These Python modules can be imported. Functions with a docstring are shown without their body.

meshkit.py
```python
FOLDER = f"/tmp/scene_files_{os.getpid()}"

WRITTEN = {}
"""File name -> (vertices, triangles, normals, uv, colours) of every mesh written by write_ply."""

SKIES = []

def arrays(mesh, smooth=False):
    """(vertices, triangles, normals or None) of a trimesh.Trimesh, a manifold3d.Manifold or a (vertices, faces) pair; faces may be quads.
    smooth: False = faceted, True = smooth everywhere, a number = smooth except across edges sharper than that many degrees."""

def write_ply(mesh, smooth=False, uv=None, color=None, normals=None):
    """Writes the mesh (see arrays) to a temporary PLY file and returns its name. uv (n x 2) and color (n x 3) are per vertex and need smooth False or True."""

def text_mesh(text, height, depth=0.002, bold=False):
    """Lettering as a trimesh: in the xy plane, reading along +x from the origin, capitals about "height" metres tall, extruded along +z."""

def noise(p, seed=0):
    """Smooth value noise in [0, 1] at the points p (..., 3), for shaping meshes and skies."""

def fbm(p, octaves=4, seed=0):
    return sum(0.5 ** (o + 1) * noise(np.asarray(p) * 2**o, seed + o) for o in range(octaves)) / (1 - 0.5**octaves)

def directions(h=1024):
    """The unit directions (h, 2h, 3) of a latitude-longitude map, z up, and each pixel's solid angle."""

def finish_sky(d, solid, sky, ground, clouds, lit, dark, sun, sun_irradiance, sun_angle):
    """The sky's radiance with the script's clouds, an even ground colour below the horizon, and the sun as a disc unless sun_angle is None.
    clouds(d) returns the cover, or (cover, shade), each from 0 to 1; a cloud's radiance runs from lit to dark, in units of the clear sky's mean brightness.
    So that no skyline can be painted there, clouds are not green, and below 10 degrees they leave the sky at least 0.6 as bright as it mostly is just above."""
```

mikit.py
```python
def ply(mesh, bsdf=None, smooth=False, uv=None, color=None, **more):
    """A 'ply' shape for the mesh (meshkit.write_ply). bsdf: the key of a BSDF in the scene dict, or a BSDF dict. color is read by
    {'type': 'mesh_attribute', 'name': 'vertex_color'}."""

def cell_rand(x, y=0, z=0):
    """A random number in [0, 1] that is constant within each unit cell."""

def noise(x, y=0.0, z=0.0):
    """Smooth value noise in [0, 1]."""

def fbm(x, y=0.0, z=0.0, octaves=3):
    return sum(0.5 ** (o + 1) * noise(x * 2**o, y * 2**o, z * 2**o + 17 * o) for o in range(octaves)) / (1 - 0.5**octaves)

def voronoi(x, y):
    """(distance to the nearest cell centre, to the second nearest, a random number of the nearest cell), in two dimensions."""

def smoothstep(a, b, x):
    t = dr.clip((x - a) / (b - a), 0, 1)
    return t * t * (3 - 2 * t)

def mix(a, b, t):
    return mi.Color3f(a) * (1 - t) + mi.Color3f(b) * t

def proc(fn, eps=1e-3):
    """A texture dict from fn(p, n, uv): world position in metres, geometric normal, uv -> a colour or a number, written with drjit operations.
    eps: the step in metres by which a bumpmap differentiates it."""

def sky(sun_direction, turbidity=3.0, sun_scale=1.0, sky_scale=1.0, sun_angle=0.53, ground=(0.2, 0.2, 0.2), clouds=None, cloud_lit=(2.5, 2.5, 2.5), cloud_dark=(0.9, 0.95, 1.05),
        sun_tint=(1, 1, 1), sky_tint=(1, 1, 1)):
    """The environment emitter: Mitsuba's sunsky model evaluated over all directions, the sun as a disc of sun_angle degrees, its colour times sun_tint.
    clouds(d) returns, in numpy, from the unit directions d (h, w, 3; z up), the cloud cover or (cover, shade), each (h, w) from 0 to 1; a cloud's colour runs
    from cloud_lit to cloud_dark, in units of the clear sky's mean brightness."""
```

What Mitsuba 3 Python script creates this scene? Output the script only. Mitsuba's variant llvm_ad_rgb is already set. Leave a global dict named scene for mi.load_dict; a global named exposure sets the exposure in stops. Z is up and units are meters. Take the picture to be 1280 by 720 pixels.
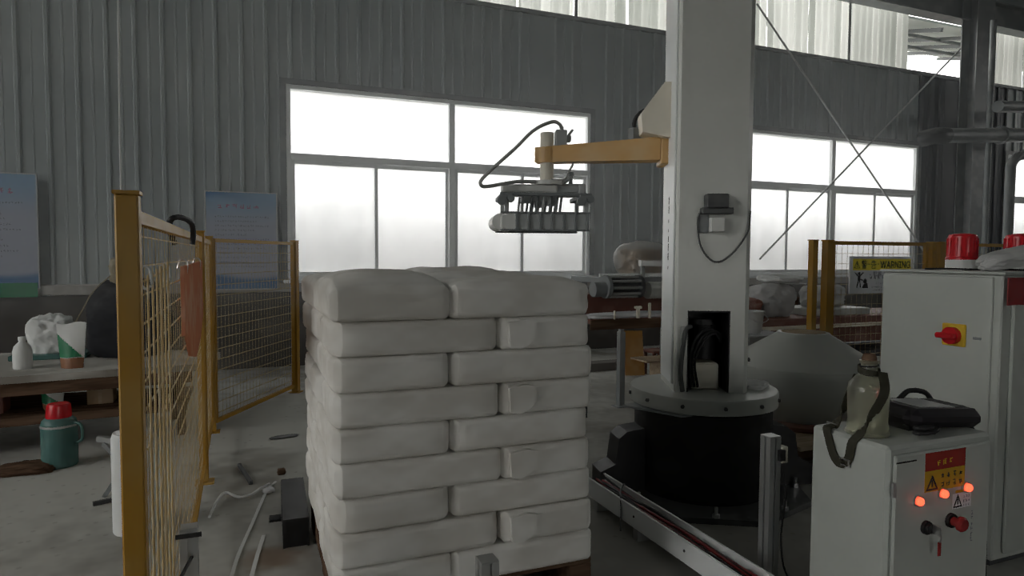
import math, numpy as np, trimesh, drjit as dr, mitsuba as mi, mikit, meshkit
import manifold3d as m3
from shapely.geometry import Polygon, LineString
from shapely.ops import unary_union
T = mi.ScalarTransform4f
scene, labels = {}, {}

# ---------------------------------------------------------------- camera, sky, exposure
F_PX, CAM_H = 820.0, 1.40
YAW, PITCH, ROLL = np.radians(22.2), np.radians(2.86), np.radians(0.29)
fwd = np.array([np.sin(YAW) * np.cos(PITCH), np.cos(YAW) * np.cos(PITCH), -np.sin(PITCH)])
r0 = np.array([np.cos(YAW), -np.sin(YAW), 0.0])
u0 = np.cross(r0, fwd)
rightv = r0 * np.cos(ROLL) + u0 * np.sin(ROLL)
upv = np.cross(rightv, fwd)
scene['camera'] = {'type': 'perspective', 'fov': float(np.degrees(2 * np.arctan(640 / F_PX))), 'fov_axis': 'x',
                   'near_clip': 0.05, 'far_clip': 500.0,
                   'to_world': T().look_at(origin=[0, 0, CAM_H], target=[float(x) for x in (np.array([0, 0, CAM_H]) + fwd)], up=[float(x) for x in upv])}
exposure = 4.27
scene['sky'] = mikit.sky((0.3, 0.8, 0.6), turbidity=6.0, sun_scale=0.0, sky_scale=1.0, ground=(0.22, 0.22, 0.21),
                         clouds=lambda d: (np.ones(d.shape[:2]), 0.25 + 0.3 * meshkit.fbm(d * 2.5, 3)),
                         cloud_lit=(2.27, 2.25, 2.15), cloud_dark=(1.35, 1.35, 1.31))

# ---------------------------------------------------------------- materials
noise, fbm, mix, smoothstep, cell_rand, voronoi = mikit.noise, mikit.fbm, mikit.mix, mikit.smoothstep, mikit.cell_rand, mikit.voronoi


def mat(name, color, rough=0.6, metal=0.0, spec=0.4, **kw):
    col = mikit.proc(color) if callable(color) else {'type': 'rgb', 'value': list(color)}
    scene[name] = {'type': 'twosided', 'b': {'type': 'principled', 'base_color': col, 'roughness': rough, 'metallic': metal, 'specular': spec, **kw}}
    return name


def diffuse(name, color):
    col = mikit.proc(color) if callable(color) else {'type': 'rgb', 'value': list(color)}
    scene[name] = {'type': 'twosided', 'b': {'type': 'diffuse', 'reflectance': col}}
    return name


def c3(r, g, b):
    return mi.Color3f(r, g, b)


def dusty(base, dust=(0.5, 0.5, 0.48), amt=0.35, s=3.0):
    def fn(p, n, uv):
        f = fbm(p.x * s, p.y * s, p.z * s, 4)
        up = dr.maximum(n.z, 0) * 0.5
        t = dr.clip(smoothstep(0.45, 0.75, f) * amt + up * amt, 0, 1)
        return mix(base, dust, t)
    return fn


def floor_col(p, n, uv):
    big = fbm(p.x * 0.55, p.y * 0.55, 3.0, 4)
    fine = fbm(p.x * 9, p.y * 9, 1.0, 3)
    c = mix((0.26, 0.255, 0.235), (0.45, 0.45, 0.42), smoothstep(0.3, 0.68, big * 0.75 + fine * 0.25))
    stain = smoothstep(0.62, 0.78, fbm(p.x * 1.7 + 9, p.y * 1.7, 8.0, 4))
    c = mix(c, (0.16, 0.145, 0.12), stain * 0.55)
    d1, d2, _ = voronoi(p.x * 7, p.y * 7)
    speck = (1 - smoothstep(0.05, 0.11, d1)) * smoothstep(0.5, 0.62, noise(p.x * 2.1, p.y * 2.1, 5))
    c = mix(c, (0.10, 0.09, 0.075), speck * 0.22)
    rust = (1 - smoothstep(0.03, 0.17, dr.sqrt(dr.square((p.x - 0.10) * 0.8) + dr.square(p.y - 3.15)) + 0.1 * (fine - 0.5)))
    return mix(c, (0.2, 0.12, 0.07), rust * 0.6)


diffuse('m_floor', floor_col)
mat('m_cladding', dusty((0.27, 0.30, 0.305), (0.36, 0.385, 0.38), 0.5, 0.8), 0.42)
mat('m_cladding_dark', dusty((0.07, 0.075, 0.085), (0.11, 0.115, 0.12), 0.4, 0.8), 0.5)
diffuse('m_dado', dusty((0.085, 0.08, 0.075), (0.17, 0.16, 0.15), 0.6, 2.0))
diffuse('m_ledge', dusty((0.30, 0.29, 0.27), (0.45, 0.44, 0.42), 0.5, 6.0))
mat('m_alu_white', (0.74, 0.76, 0.76), 0.4)
mat('m_steel_grey', dusty((0.20, 0.215, 0.22), (0.33, 0.33, 0.32), 0.4, 4.0), 0.45)
mat('m_steel_dark', dusty((0.05, 0.053, 0.056), (0.2, 0.2, 0.19), 0.3, 6.0), 0.45)
mat('m_canopy', (0.55, 0.6, 0.55), 0.5)
mat('m_rod', (0.42, 0.43, 0.43), 0.4)
mat('m_roof', (0.25, 0.27, 0.28), 0.6)
scene['m_pane'] = {'type': 'principledthin', 'base_color': mikit.proc(lambda p, n, uv: mix((0.80, 0.81, 0.82), (0.96, 0.97, 0.98), smoothstep(0.25, 0.7, fbm(p.x * 1.6, p.z * 0.7, 2.0, 4)))),
                   'roughness': 0.5, 'spec_trans': 0.0, 'diff_trans': 1.55, 'eta': 1.4}
scene['m_translucent'] = {'type': 'principledthin', 'base_color': mikit.proc(lambda p, n, uv: mix((0.13, 0.15, 0.125), (0.62, 0.63, 0.60), dr.clip(0.25 + 0.55 * cell_rand(p.x / 0.152, 3) + 0.25 * noise(p.x * 3.3, 0.0, p.z * 0.6), 0, 1))),
                          'roughness': 0.5, 'spec_trans': 0.0, 'diff_trans': 1.6, 'eta': 1.4}
diffuse('m_sack', lambda p, n, uv: mix((0.61, 0.59, 0.55), (0.73, 0.72, 0.69), smoothstep(0.3, 0.7, fbm(p.x * 6, p.y * 6, p.z * 9, 3))))
diffuse('m_sack_grey', dusty((0.42, 0.42, 0.42), (0.6, 0.6, 0.58), 0.6, 6.0))
diffuse('m_sack_red', dusty((0.30, 0.13, 0.10), (0.5, 0.42, 0.38), 0.6, 8.0))
mat('m_yellow', dusty((0.36, 0.185, 0.016), (0.38, 0.25, 0.08), 0.5, 5.0), 0.42)
mat('m_wire', dusty((0.50, 0.36, 0.17), (0.6, 0.55, 0.45), 0.6, 20.0), 0.45)
mat('m_wire_back', dusty((0.40, 0.31, 0.17), (0.5, 0.45, 0.37), 0.6, 20.0), 0.45)
mat('m_machine_white', dusty((0.45, 0.465, 0.44), (0.5, 0.5, 0.47), 0.4, 3.0), 0.38)
mat('m_cabinet', dusty((0.40, 0.42, 0.395), (0.45, 0.46, 0.43), 0.3, 3.0), 0.45)
mat('m_column', dusty((0.62, 0.63, 0.60), (0.66, 0.655, 0.62), 0.35, 2.5), 0.33)
mat('m_black', dusty((0.006, 0.006, 0.007), (0.03, 0.03, 0.03), 0.35, 5.0), 0.5)
mat('m_rubber', (0.012, 0.012, 0.013), 0.55)
mat('m_rubber_grey', (0.09, 0.095, 0.095), 0.55)
mat('m_arm', dusty((0.60, 0.36, 0.14), (0.62, 0.48, 0.30), 0.5, 5.0), 0.4)
mat('m_cream', (0.74, 0.70, 0.60), 0.5)
mat('m_gripper', dusty((0.60, 0.61, 0.59), (0.55, 0.55, 0.53), 0.5, 12.0), 0.4)
mat('m_grip_grey', (0.36, 0.38, 0.38), 0.45)
mat('m_grip_dark', (0.17, 0.185, 0.19), 0.5)
mat('m_grip_hose', (0.36, 0.37, 0.36), 0.5)
mat('m_chrome', (0.6, 0.6, 0.6), 0.25, 1.0)
mat('m_alu', dusty((0.42, 0.43, 0.43), (0.4, 0.4, 0.38), 0.4, 9.0), 0.38, 0.7)
mat('m_red', (0.45, 0.012, 0.018), 0.25)
mat('m_red_dull', (0.22, 0.02, 0.02), 0.4)
mat('m_redbrown', dusty((0.15, 0.06, 0.045), (0.3, 0.2, 0.16), 0.4, 5.0), 0.5)
mat('m_yellow_plate', (0.55, 0.36, 0.03), 0.4)
diffuse('m_orange_board', dusty((0.52, 0.21, 0.12), (0.58, 0.38, 0.28), 0.7, 6.0))
diffuse('m_board_tan', dusty((0.30, 0.15, 0.04), (0.35, 0.25, 0.14), 0.5, 5.0))
diffuse('m_cardboard', dusty((0.27, 0.18, 0.10), (0.4, 0.32, 0.24), 0.5, 6.0))
def wood_fn(a, b, s=1.0):
    def fn(p, n, uv):
        g = fbm(p.x * 3 * s, p.y * 40 * s, p.z * 30 * s, 3)
        return mix(a, b, smoothstep(0.25, 0.75, g))
    return fn
diffuse('m_wood_dark', wood_fn((0.07, 0.042, 0.028), (0.14, 0.09, 0.06)))
diffuse('m_wood_pale', wood_fn((0.30, 0.23, 0.16), (0.42, 0.34, 0.25)))
diffuse('m_bench', dusty((0.24, 0.225, 0.20), (0.45, 0.44, 0.41), 0.9, 3.5))
diffuse('m_white_plastic', (0.62, 0.63, 0.62))
diffuse('m_paper', (0.66, 0.66, 0.68))
diffuse('m_tarp', dusty((0.035, 0.036, 0.04), (0.1, 0.1, 0.1), 0.5, 5.0))
diffuse('m_beige_cloth', dusty((0.24, 0.21, 0.15), (0.4, 0.37, 0.31), 0.5, 9.0))
mat('m_teal', dusty((0.05, 0.125, 0.115), (0.15, 0.2, 0.19), 0.3, 8.0), 0.4)
mat('m_green', (0.015, 0.16, 0.07), 0.45)
mat('m_brown', (0.22, 0.10, 0.05), 0.5)
mat('m_strap', (0.026, 0.025, 0.014), 0.7)
mat('m_pendant', (0.015, 0.013, 0.016), 0.4)
mat('m_pendant_screen', (0.4, 0.4, 0.42), 0.25)
mat('m_ink', (0.02, 0.02, 0.022), 0.6)
mat('m_sign_white', (0.82, 0.83, 0.86), 0.4)
mat('m_sign_yellow', (0.85, 0.70, 0.05), 0.4)
mat('m_pink', (0.35, 0.12, 0.2), 0.5)
mat('m_label_red', (0.26, 0.025, 0.02), 0.4)
mat('m_label_yellow', (0.45, 0.27, 0.02), 0.4)
mat('m_text_grey', (0.17, 0.17, 0.20), 0.5)
scene['m_jar'] = {'type': 'principledthin', 'base_color': {'type': 'rgb', 'value': [0.82, 0.82, 0.70]}, 'roughness': 0.1, 'spec_trans': 0.8, 'diff_trans': 1.0, 'eta': 1.45}
scene['m_film'] = {'type': 'principledthin', 'base_color': {'type': 'rgb', 'value': [0.75, 0.75, 0.74]}, 'roughness': 0.2, 'spec_trans': 0.72, 'diff_trans': 1.0, 'eta': 1.4}

# ---------------------------------------------------------------- helpers
cat = trimesh.util.concatenate


def key(name, parent=None):
    k = name if parent is None else parent + '__' + name
    taken = lambda q: q in scene or q in labels or any(s.startswith(q + '__') for s in scene)
    if not taken(k):
        return k
    i = 1
    while taken(f'{k}_{i:03d}'):
        i += 1
    return f'{k}_{i:03d}'


def thing(name, label, category, group=None):
    k = key(name)
    labels[k] = {'label': label, 'category': category}
    if group:
        labels[k]['group'] = group
    return k


def part(name, mesh, m, parent, label=None, smooth=False, kind=None):
    k = key(name, parent)
    scene[k] = mikit.ply(mesh, m, smooth=smooth)
    d = {}
    if label: d['label'] = label
    if kind: d['kind'] = kind
    if d: labels[k] = d
    return k


def single(name, mesh, m, label, category, group=None, smooth=False, kind=None):
    k = thing(name, label, category, group)
    scene[k] = mikit.ply(mesh, m, smooth=smooth)
    if kind: labels[k]['kind'] = kind
    return k


def struct(name, mesh, m, label=None, smooth=False):
    k = key(name)
    if mesh is not None:
        scene[k] = mikit.ply(mesh, m, smooth=smooth)
    labels[k] = {'kind': 'structure'}
    if label: labels[k]['label'] = label
    return k


def box(x0, x1, y0, y1, z0, z1, b=0.0):
    lo, hi = np.array([x0, y0, z0], float), np.array([x1, y1, z1], float)
    if b <= 0:
        m = trimesh.creation.box(extents=hi - lo)
        m.apply_translation((lo + hi) / 2)
        return m
    b = min(b, (hi - lo).min() * 0.45)
    c, h = (lo + hi) / 2, (hi - lo) / 2
    pts = []
    for sx in (-1, 1):
        for sy in (-1, 1):
            for sz in (-1, 1):
                s = np.array([sx, sy, sz])
                for a in range(3):
                    q = h - b
                    q = q.copy(); q[a] = h[a]
                    pts.append(c + s * q)
    return trimesh.convex.convex_hull(np.array(pts))


def frame_basis(d):
    d = np.asarray(d, float) / np.linalg.norm(d)
    a = np.cross(d, [0, 0, 1.0] if abs(d[2]) < 0.95 else [1.0, 0, 0])
    a /= np.linalg.norm(a)
    return a, np.cross(d, a), d


def bar(p0, p1, w, h=None):
    """Rectangular bar from p0 to p1; w across (horizontal), h vertical."""
    h = w if h is None else h
    p0, p1 = np.asarray(p0, float), np.asarray(p1, float)
    a, b, d = frame_basis(p1 - p0)
    v = [p + sa * a * w / 2 + sb * b * h / 2 for p in (p0, p1) for sa in (-1, 1) for sb in (-1, 1)]
    return trimesh.convex.convex_hull(np.array(v))


def cyl(p0, p1, r, seg=20, r2=None):
    p0, p1 = np.asarray(p0, float), np.asarray(p1, float)
    a, b, d = frame_basis(p1 - p0)
    r2 = r if r2 is None else r2
    t = np.arange(seg) * 2 * np.pi / seg
    ring = np.cos(t)[:, None] * a + np.sin(t)[:, None] * b
    v = np.vstack([p0 + ring * r, p1 + ring * r2, [p0], [p1]])
    i = np.arange(seg); j = (i + 1) % seg
    f = np.vstack([np.stack([i, j, j + seg], 1), np.stack([i, j + seg, i + seg], 1),
                   np.stack([j, i, i * 0 + 2 * seg], 1), np.stack([i + seg, j + seg, i * 0 + 2 * seg + 1], 1)])
    return trimesh.Trimesh(v, f, process=False)


def smooth_path(pts, n=6):
    p = np.asarray(pts, float)
    if len(p) < 3:
        return p
    q = np.vstack([2 * p[0] - p[1], p, 2 * p[-1] - p[-2]])
    out = []
    for i in range(1, len(q) - 2):
        for t in np.arange(n) / n:
            a, b, c, d = q[i - 1], q[i], q[i + 1], q[i + 2]
            out.append(0.5 * (2 * b + (c - a) * t + (2 * a - 5 * b + 4 * c - d) * t * t + (3 * b - a - 3 * c + d) * t ** 3))
    return np.array(out + [p[-1]])


def tube(pts, r, seg=8, n=6, flat=None):
    """Swept tube through pts; flat=(w,t): a flat webbing section instead."""
    p = smooth_path(pts, n)
    t = np.gradient(p, axis=0); t /= np.linalg.norm(t, axis=1, keepdims=True) + 1e-12
    a = np.cross(t[0], [0, 0, 1.0] if abs(t[0][2]) < 0.9 else [1.0, 0, 0]); a /= np.linalg.norm(a)
    A, B = [], []
    for k in range(len(p)):
        a = a - t[k] * (a @ t[k]); a /= np.linalg.norm(a)
        A.append(a); B.append(np.cross(t[k], a))
    A, B = np.array(A), np.array(B)
    ang = np.arange(seg) * 2 * np.pi / seg
    ca, sa = (np.cos(ang) * r, np.sin(ang) * r) if flat is None else (np.sign(np.cos(ang + np.pi / 4)) * flat[0] / 2, np.sign(np.sin(ang + np.pi / 4)) * flat[1] / 2)
    v = (p[:, None] + ca[None, :, None] * A[:, None] + sa[None, :, None] * B[:, None]).reshape(-1, 3)
    i, j = np.meshgrid(np.arange(len(p) - 1), np.arange(seg), indexing='ij')
    q = np.stack([i * seg + j, i * seg + (j + 1) % seg, (i + 1) * seg + (j + 1) % seg, (i + 1) * seg + j], -1).reshape(-1, 4)
    k0, k1 = len(v), len(v) + 1
    v = np.vstack([v, p[:1], p[-1:]])
    e = np.arange(seg); last = (len(p) - 1) * seg
    caps = np.vstack([np.stack([(e + 1) % seg, e, e * 0 + k0], 1), np.stack([last + e, last + (e + 1) % seg, e * 0 + k1], 1)])
    return trimesh.Trimesh(v, np.vstack([q[:, [0, 1, 2]], q[:, [0, 2, 3]], caps]), process=False)


def strap(pts, side, w, t=0.004, n=5):
    """Flat webbing along pts whose width lies along the vectors 'side' (one or one per point)."""
    p = smooth_path(pts, n)
    s = np.asarray(side, float)
    s = np.tile(s, (len(p), 1)) if s.ndim == 1 else smooth_path(s, n)
    d = np.gradient(p, axis=0); d /= np.linalg.norm(d, axis=1, keepdims=True)
    s = s - d * (s * d).sum(1, keepdims=True); s /= np.linalg.norm(s, axis=1, keepdims=True)
    nn = np.cross(d, s)
    v = np.stack([p + s * w / 2 + nn * t / 2, p - s * w / 2 + nn * t / 2, p - s * w / 2 - nn * t / 2, p + s * w / 2 - nn * t / 2], 1).reshape(-1, 3)
    f = []
    for k in range(len(p) - 1):
        for e in range(4):
            a, b = k * 4 + e, k * 4 + (e + 1) % 4
            f += [[a, b, b + 4], [a, b + 4, a + 4]]
    L = (len(p) - 1) * 4
    f += [[0, 2, 1], [0, 3, 2], [L, L + 1, L + 2], [L, L + 2, L + 3]]
    return trimesh.Trimesh(v, np.array(f), process=False)


def lathe(profile, center, seg=40):
    pr = np.asarray(profile, float)
    t = np.arange(seg) * 2 * np.pi / seg
    v = np.stack([pr[:, None, 0] * np.cos(t) + center[0], pr[:, None, 0] * np.sin(t) + center[1], pr[:, None, 1] + 0 * t + center[2]], -1).reshape(-1, 3)
    i, j = np.meshgrid(np.arange(len(pr) - 1), np.arange(seg), indexing='ij')
    q = np.stack([i * seg + j, i * seg + (j + 1) % seg, (i + 1) * seg + (j + 1) % seg, (i + 1) * seg + j], -1).reshape(-1, 4)
    return trimesh.Trimesh(v, np.vstack([q[:, [0, 1, 2]], q[:, [0, 2, 3]]]), process=False)


def prism(poly, origin, ax, ay, depth):
    """Extrude a 2-D polygon (in axes ax, ay from origin) by depth along ax x ay."""
    m = trimesh.creation.extrude_polygon(poly if isinstance(poly, Polygon) else Polygon(poly), depth, engine='earcut')
    ax, ay = np.asarray(ax, float), np.asarray(ay, float)
    M = np.eye(4); M[:3, 0], M[:3, 1], M[:3, 2], M[:3, 3] = ax, ay, np.cross(ax, ay), origin
    m.apply_transform(M)
    return m


def prisms(geom, origin, ax, ay, depth):
    return cat([prism(g, origin, ax, ay, depth) for g in getattr(geom, 'geoms', [geom])])


def place(mesh, x, y, z=0.0, deg=0.0):
    mesh = mesh.copy()
    mesh.apply_transform(trimesh.transformations.rotation_matrix(np.radians(deg), [0, 0, 1]))
    mesh.apply_translation([x, y, z])
    return mesh


def sack(L, W, H, seed, r=0.042, bulge=0.0, sag=0.0, n=(15, 11, 5), rough=0.008, corner=0.06):
    """A filled soft sack, centred, L along x: rounded edges, uneven sides, creased ends."""
    h = np.array([L, W, H]) / 2
    r = min(r, H * 0.45)
    axes = []
    for k in range(3):
        inner = np.linspace(-(h[k] - r), h[k] - r, n[k])
        e = h[k] - r + r * np.tan(np.linspace(0, np.pi / 4, 5))[1:]
        axes.append(np.concatenate([-e[::-1], inner, e]))
    faces_v, faces_f, off = [], [], 0
    for k in range(3):
        a, b = (k + 1) % 3, (k + 2) % 3
        A, B = np.meshgrid(axes[a], axes[b], indexing='ij')
        na, nb = A.shape
        i, j = np.meshgrid(np.arange(na - 1), np.arange(nb - 1), indexing='ij')
        q = np.stack([i * nb + j, (i + 1) * nb + j, (i + 1) * nb + j + 1, i * nb + j + 1], -1).reshape(-1, 4)
        for s in (-1, 1):
            P = np.zeros((na * nb, 3)); P[:, a], P[:, b], P[:, k] = A.ravel(), B.ravel(), s * h[k]
            faces_v.append(P)
            qq = q if s > 0 else q[:, ::-1]
            faces_f.append(np.vstack([qq[:, [0, 1, 2]], qq[:, [0, 2, 3]]]) + off)
            off += len(P)
    m = trimesh.Trimesh(np.vstack(faces_v), np.vstack(faces_f), process=False)
    m.merge_vertices(digits_vertex=6)
    v = np.array(m.vertices)
    q = np.clip(v, -(h - r), h - r)
    d = v - q
    d /= np.linalg.norm(d, axis=1, keepdims=True) + 1e-12
    v = q + r * d
    a = np.clip((np.abs(v[:, :2]) - (h[:2] - corner)) / corner, 0, 1)          # round the corners in plan: square to disc
    a2 = a * np.sqrt(1 - a[:, ::-1] ** 2 / 2)
    v[:, :2] += np.sign(v[:, :2]) * (a2 - a) * corner
    u, w = v[:, 0] / h[0], v[:, 1] / h[1]
    side = np.clip(1 - np.abs(v[:, 2]) / h[2], 0, 1)
    s3 = np.array([seed * 13.7, seed * 5.3, seed * 2.9])
    nz = meshkit.fbm(v * 7 + s3, 3, seed=seed) - 0.5
    v[:, :2] -= np.sign(v[:, :2]) * np.abs(d[:, :2]) * (np.abs(nz)[:, None] * rough * 2.2)           # sides pulled in unevenly
    wr = meshkit.fbm(np.stack([v[:, 0] * 4, v[:, 1] * 26, v[:, 2] * 26], 1) + s3, 2, seed=seed + 3) - 0.5   # creases at the ends
    v[:, 0] -= np.sign(u) * np.abs(d[:, 0]) * np.clip(wr, 0, 1) * 0.02
    v[:, 2] += (v[:, 2] > 0) * (bulge * np.clip(1 - u ** 4, 0, 1) * np.clip(1 - w ** 4, 0, 1) + (bulge > 0) * nz * 0.022 * np.clip(1.15 - u ** 6, 0, 1))
    v[:, 2] -= (v[:, 2] > 0) * sag * np.clip(np.abs(u) - 0.6, 0, 1) ** 1.5 * 2
    m.vertices = v
    return m


def pillow(rx, ry, rz, seed, amp=0.15, n=4, flat=0.0):
    m = trimesh.creation.icosphere(subdivisions=n)
    v = np.array(m.vertices)
    e = 3.0
    v = v / (np.abs(v) ** e).sum(1, keepdims=True) ** (1 / e)
    nz = meshkit.fbm(v * 1.8 + seed * 7.1, 4, seed=seed) - 0.5
    v = v * (1 + amp * 2 * nz)[:, None] * [rx, ry, rz]
    v[:, 2] = np.maximum(v[:, 2], -rz * 0.8)
    v[:, 2] -= v[:, 2].min()
    m.vertices = v
    return m


def strokes(lines, w):
    return unary_union([LineString(l).buffer(w / 2, cap_style='square', join_style='mitre') for l in lines])


# glyphs on a 10 x 10 grid
GLYPHS = {
    '警': [[(0.5, 9.2), (5, 9.2)], [(2, 10), (2, 8.5)], [(3.7, 10), (3.7, 8.5)], [(1.2, 8.3), (0.6, 7.2)], [(1, 7.9), (4.8, 7.9), (4.6, 5.4), (4, 5.2)], [(1.5, 7), (3.5, 7), (3.5, 5.8), (1.5, 5.8), (1.5, 7)],
          [(6.4, 10), (5.5, 8)], [(6, 8.8), (9.5, 8.8)], [(8.6, 8.8), (7.5, 6.6), (5.6, 5.4)], [(6.2, 8), (7.6, 6.4), (9.8, 5.4)], [(4.6, 4.9), (5.2, 4.5)], [(0.5, 4), (9.5, 4)], [(2.2, 3.1), (7.8, 3.1)], [(2.2, 2.3), (7.8, 2.3)],
          [(2.5, 1.4), (7.5, 1.4), (7.5, 0), (2.5, 0), (2.5, 1.4)]],
    '告': [[(3, 9.6), (1.4, 7)], [(2.4, 8.2), (8.6, 8.2)], [(5.2, 10), (5.2, 5.4)], [(0.5, 5.4), (9.5, 5.4)], [(2.2, 3.8), (7.8, 3.8), (7.8, 0.2), (2.2, 0.2), (2.2, 3.8)]],
    '机': [[(0.4, 7.4), (4.4, 7.4)], [(2.4, 10), (2.4, 0)], [(2.3, 7), (0.4, 3)], [(2.6, 6), (4.2, 4.4)], [(5.4, 9), (5.4, 4), (4.4, 0.2)], [(5.4, 9), (8.2, 9), (8.2, 0.8), (9.6, 0.8), (9.6, 2.2)]],
    '器': [[(1, 9.8), (4, 9.8), (4, 7), (1, 7), (1, 9.8)], [(6, 9.8), (9, 9.8), (9, 7), (6, 7), (6, 9.8)], [(0.4, 5.2), (9.6, 5.2)], [(5, 6.6), (4.2, 4.8), (0.6, 3)], [(5.4, 5.2), (9.4, 3)], [(7, 6.4), (7.6, 5.7)],
          [(1, 3), (4, 3), (4, 0.2), (1, 0.2), (1, 3)], [(6, 3), (9, 3), (9, 0.2), (6, 0.2), (6, 3)]],
    '人': [[(5, 9.8), (5, 7), (3.4, 3), (0.4, 0.2)], [(5, 6.6), (6.6, 3), (9.6, 0.2)]],
}


def blur_row(x0, x1, y, h, rng, gap=0.25):
    """A row of small unreadable print, character by character, as 2-D marks."""
    out, x = [], x0
    while x < x1 - h * 0.8:
        w = h * 0.82
        t = h * .12
        for q in range(rng.integers(2, 4)):
            a, b = rng.uniform(0, .45) * w, rng.uniform(.6, 1) * w
            yy = y + h * rng.uniform(0.0, .88)
            out.append(Polygon([(x + a, yy), (x + b, yy), (x + b, yy + t), (x + a, yy + t)]))
        for q in range(rng.integers(1, 3)):
            xx = x + w * rng.uniform(.05, .9)
            a, b, sl = y + rng.uniform(0, .3) * h, y + rng.uniform(.6, 1) * h, rng.uniform(-.25, .25) * w
            out.append(Polygon([(xx, a), (xx + t, a), (xx + t + sl, b), (xx + sl, b)]).buffer(0))
        x += h * (1 + gap)
    return unary_union(out)


# ---------------------------------------------------------------- the hall
WY = 8.66                                   # inner face of the cladding
XL, XR, YB, ZR = -9.0, 23.0, -8.0, 7.4      # left wall, right wall, rear wall, roof
struct('floor', box(XL - 0.3, XR + 0.3, YB - 0.3, WY + 0.2, -0.2, 0.0), 'm_floor', 'dusty grey concrete floor of the hall')
struct('ground_outside', box(-60, 80, -60, 70, -0.5, -0.25), 'm_dado', 'ground outside the hall')
struct('ceiling', box(XL - 0.3, XR + 0.3, YB - 0.3, WY + 0.4, ZR, ZR + 0.1), 'm_roof', 'grey sheet roof of the hall')


def wall_with_hole(axis, pos, t, a0, a1, z1, holes, name, label):
    poly = Polygon([(a0, 0), (a1, 0), (a1, z1), (a0, z1)])
    for (h0, h1, hz0, hz1) in holes:
        poly = poly.difference(Polygon([(h0, hz0), (h1, hz0), (h1, hz1), (h0, hz1)]))
    if axis == 'y':
        m = prisms(poly, [0, pos, 0], [1, 0, 0], [0, 0, 1], t)
    else:
        m = prisms(poly, [pos, 0, 0], [0, 1, 0], [0, 0, 1], t)
    struct(name, m, 'm_cladding', label)


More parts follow.
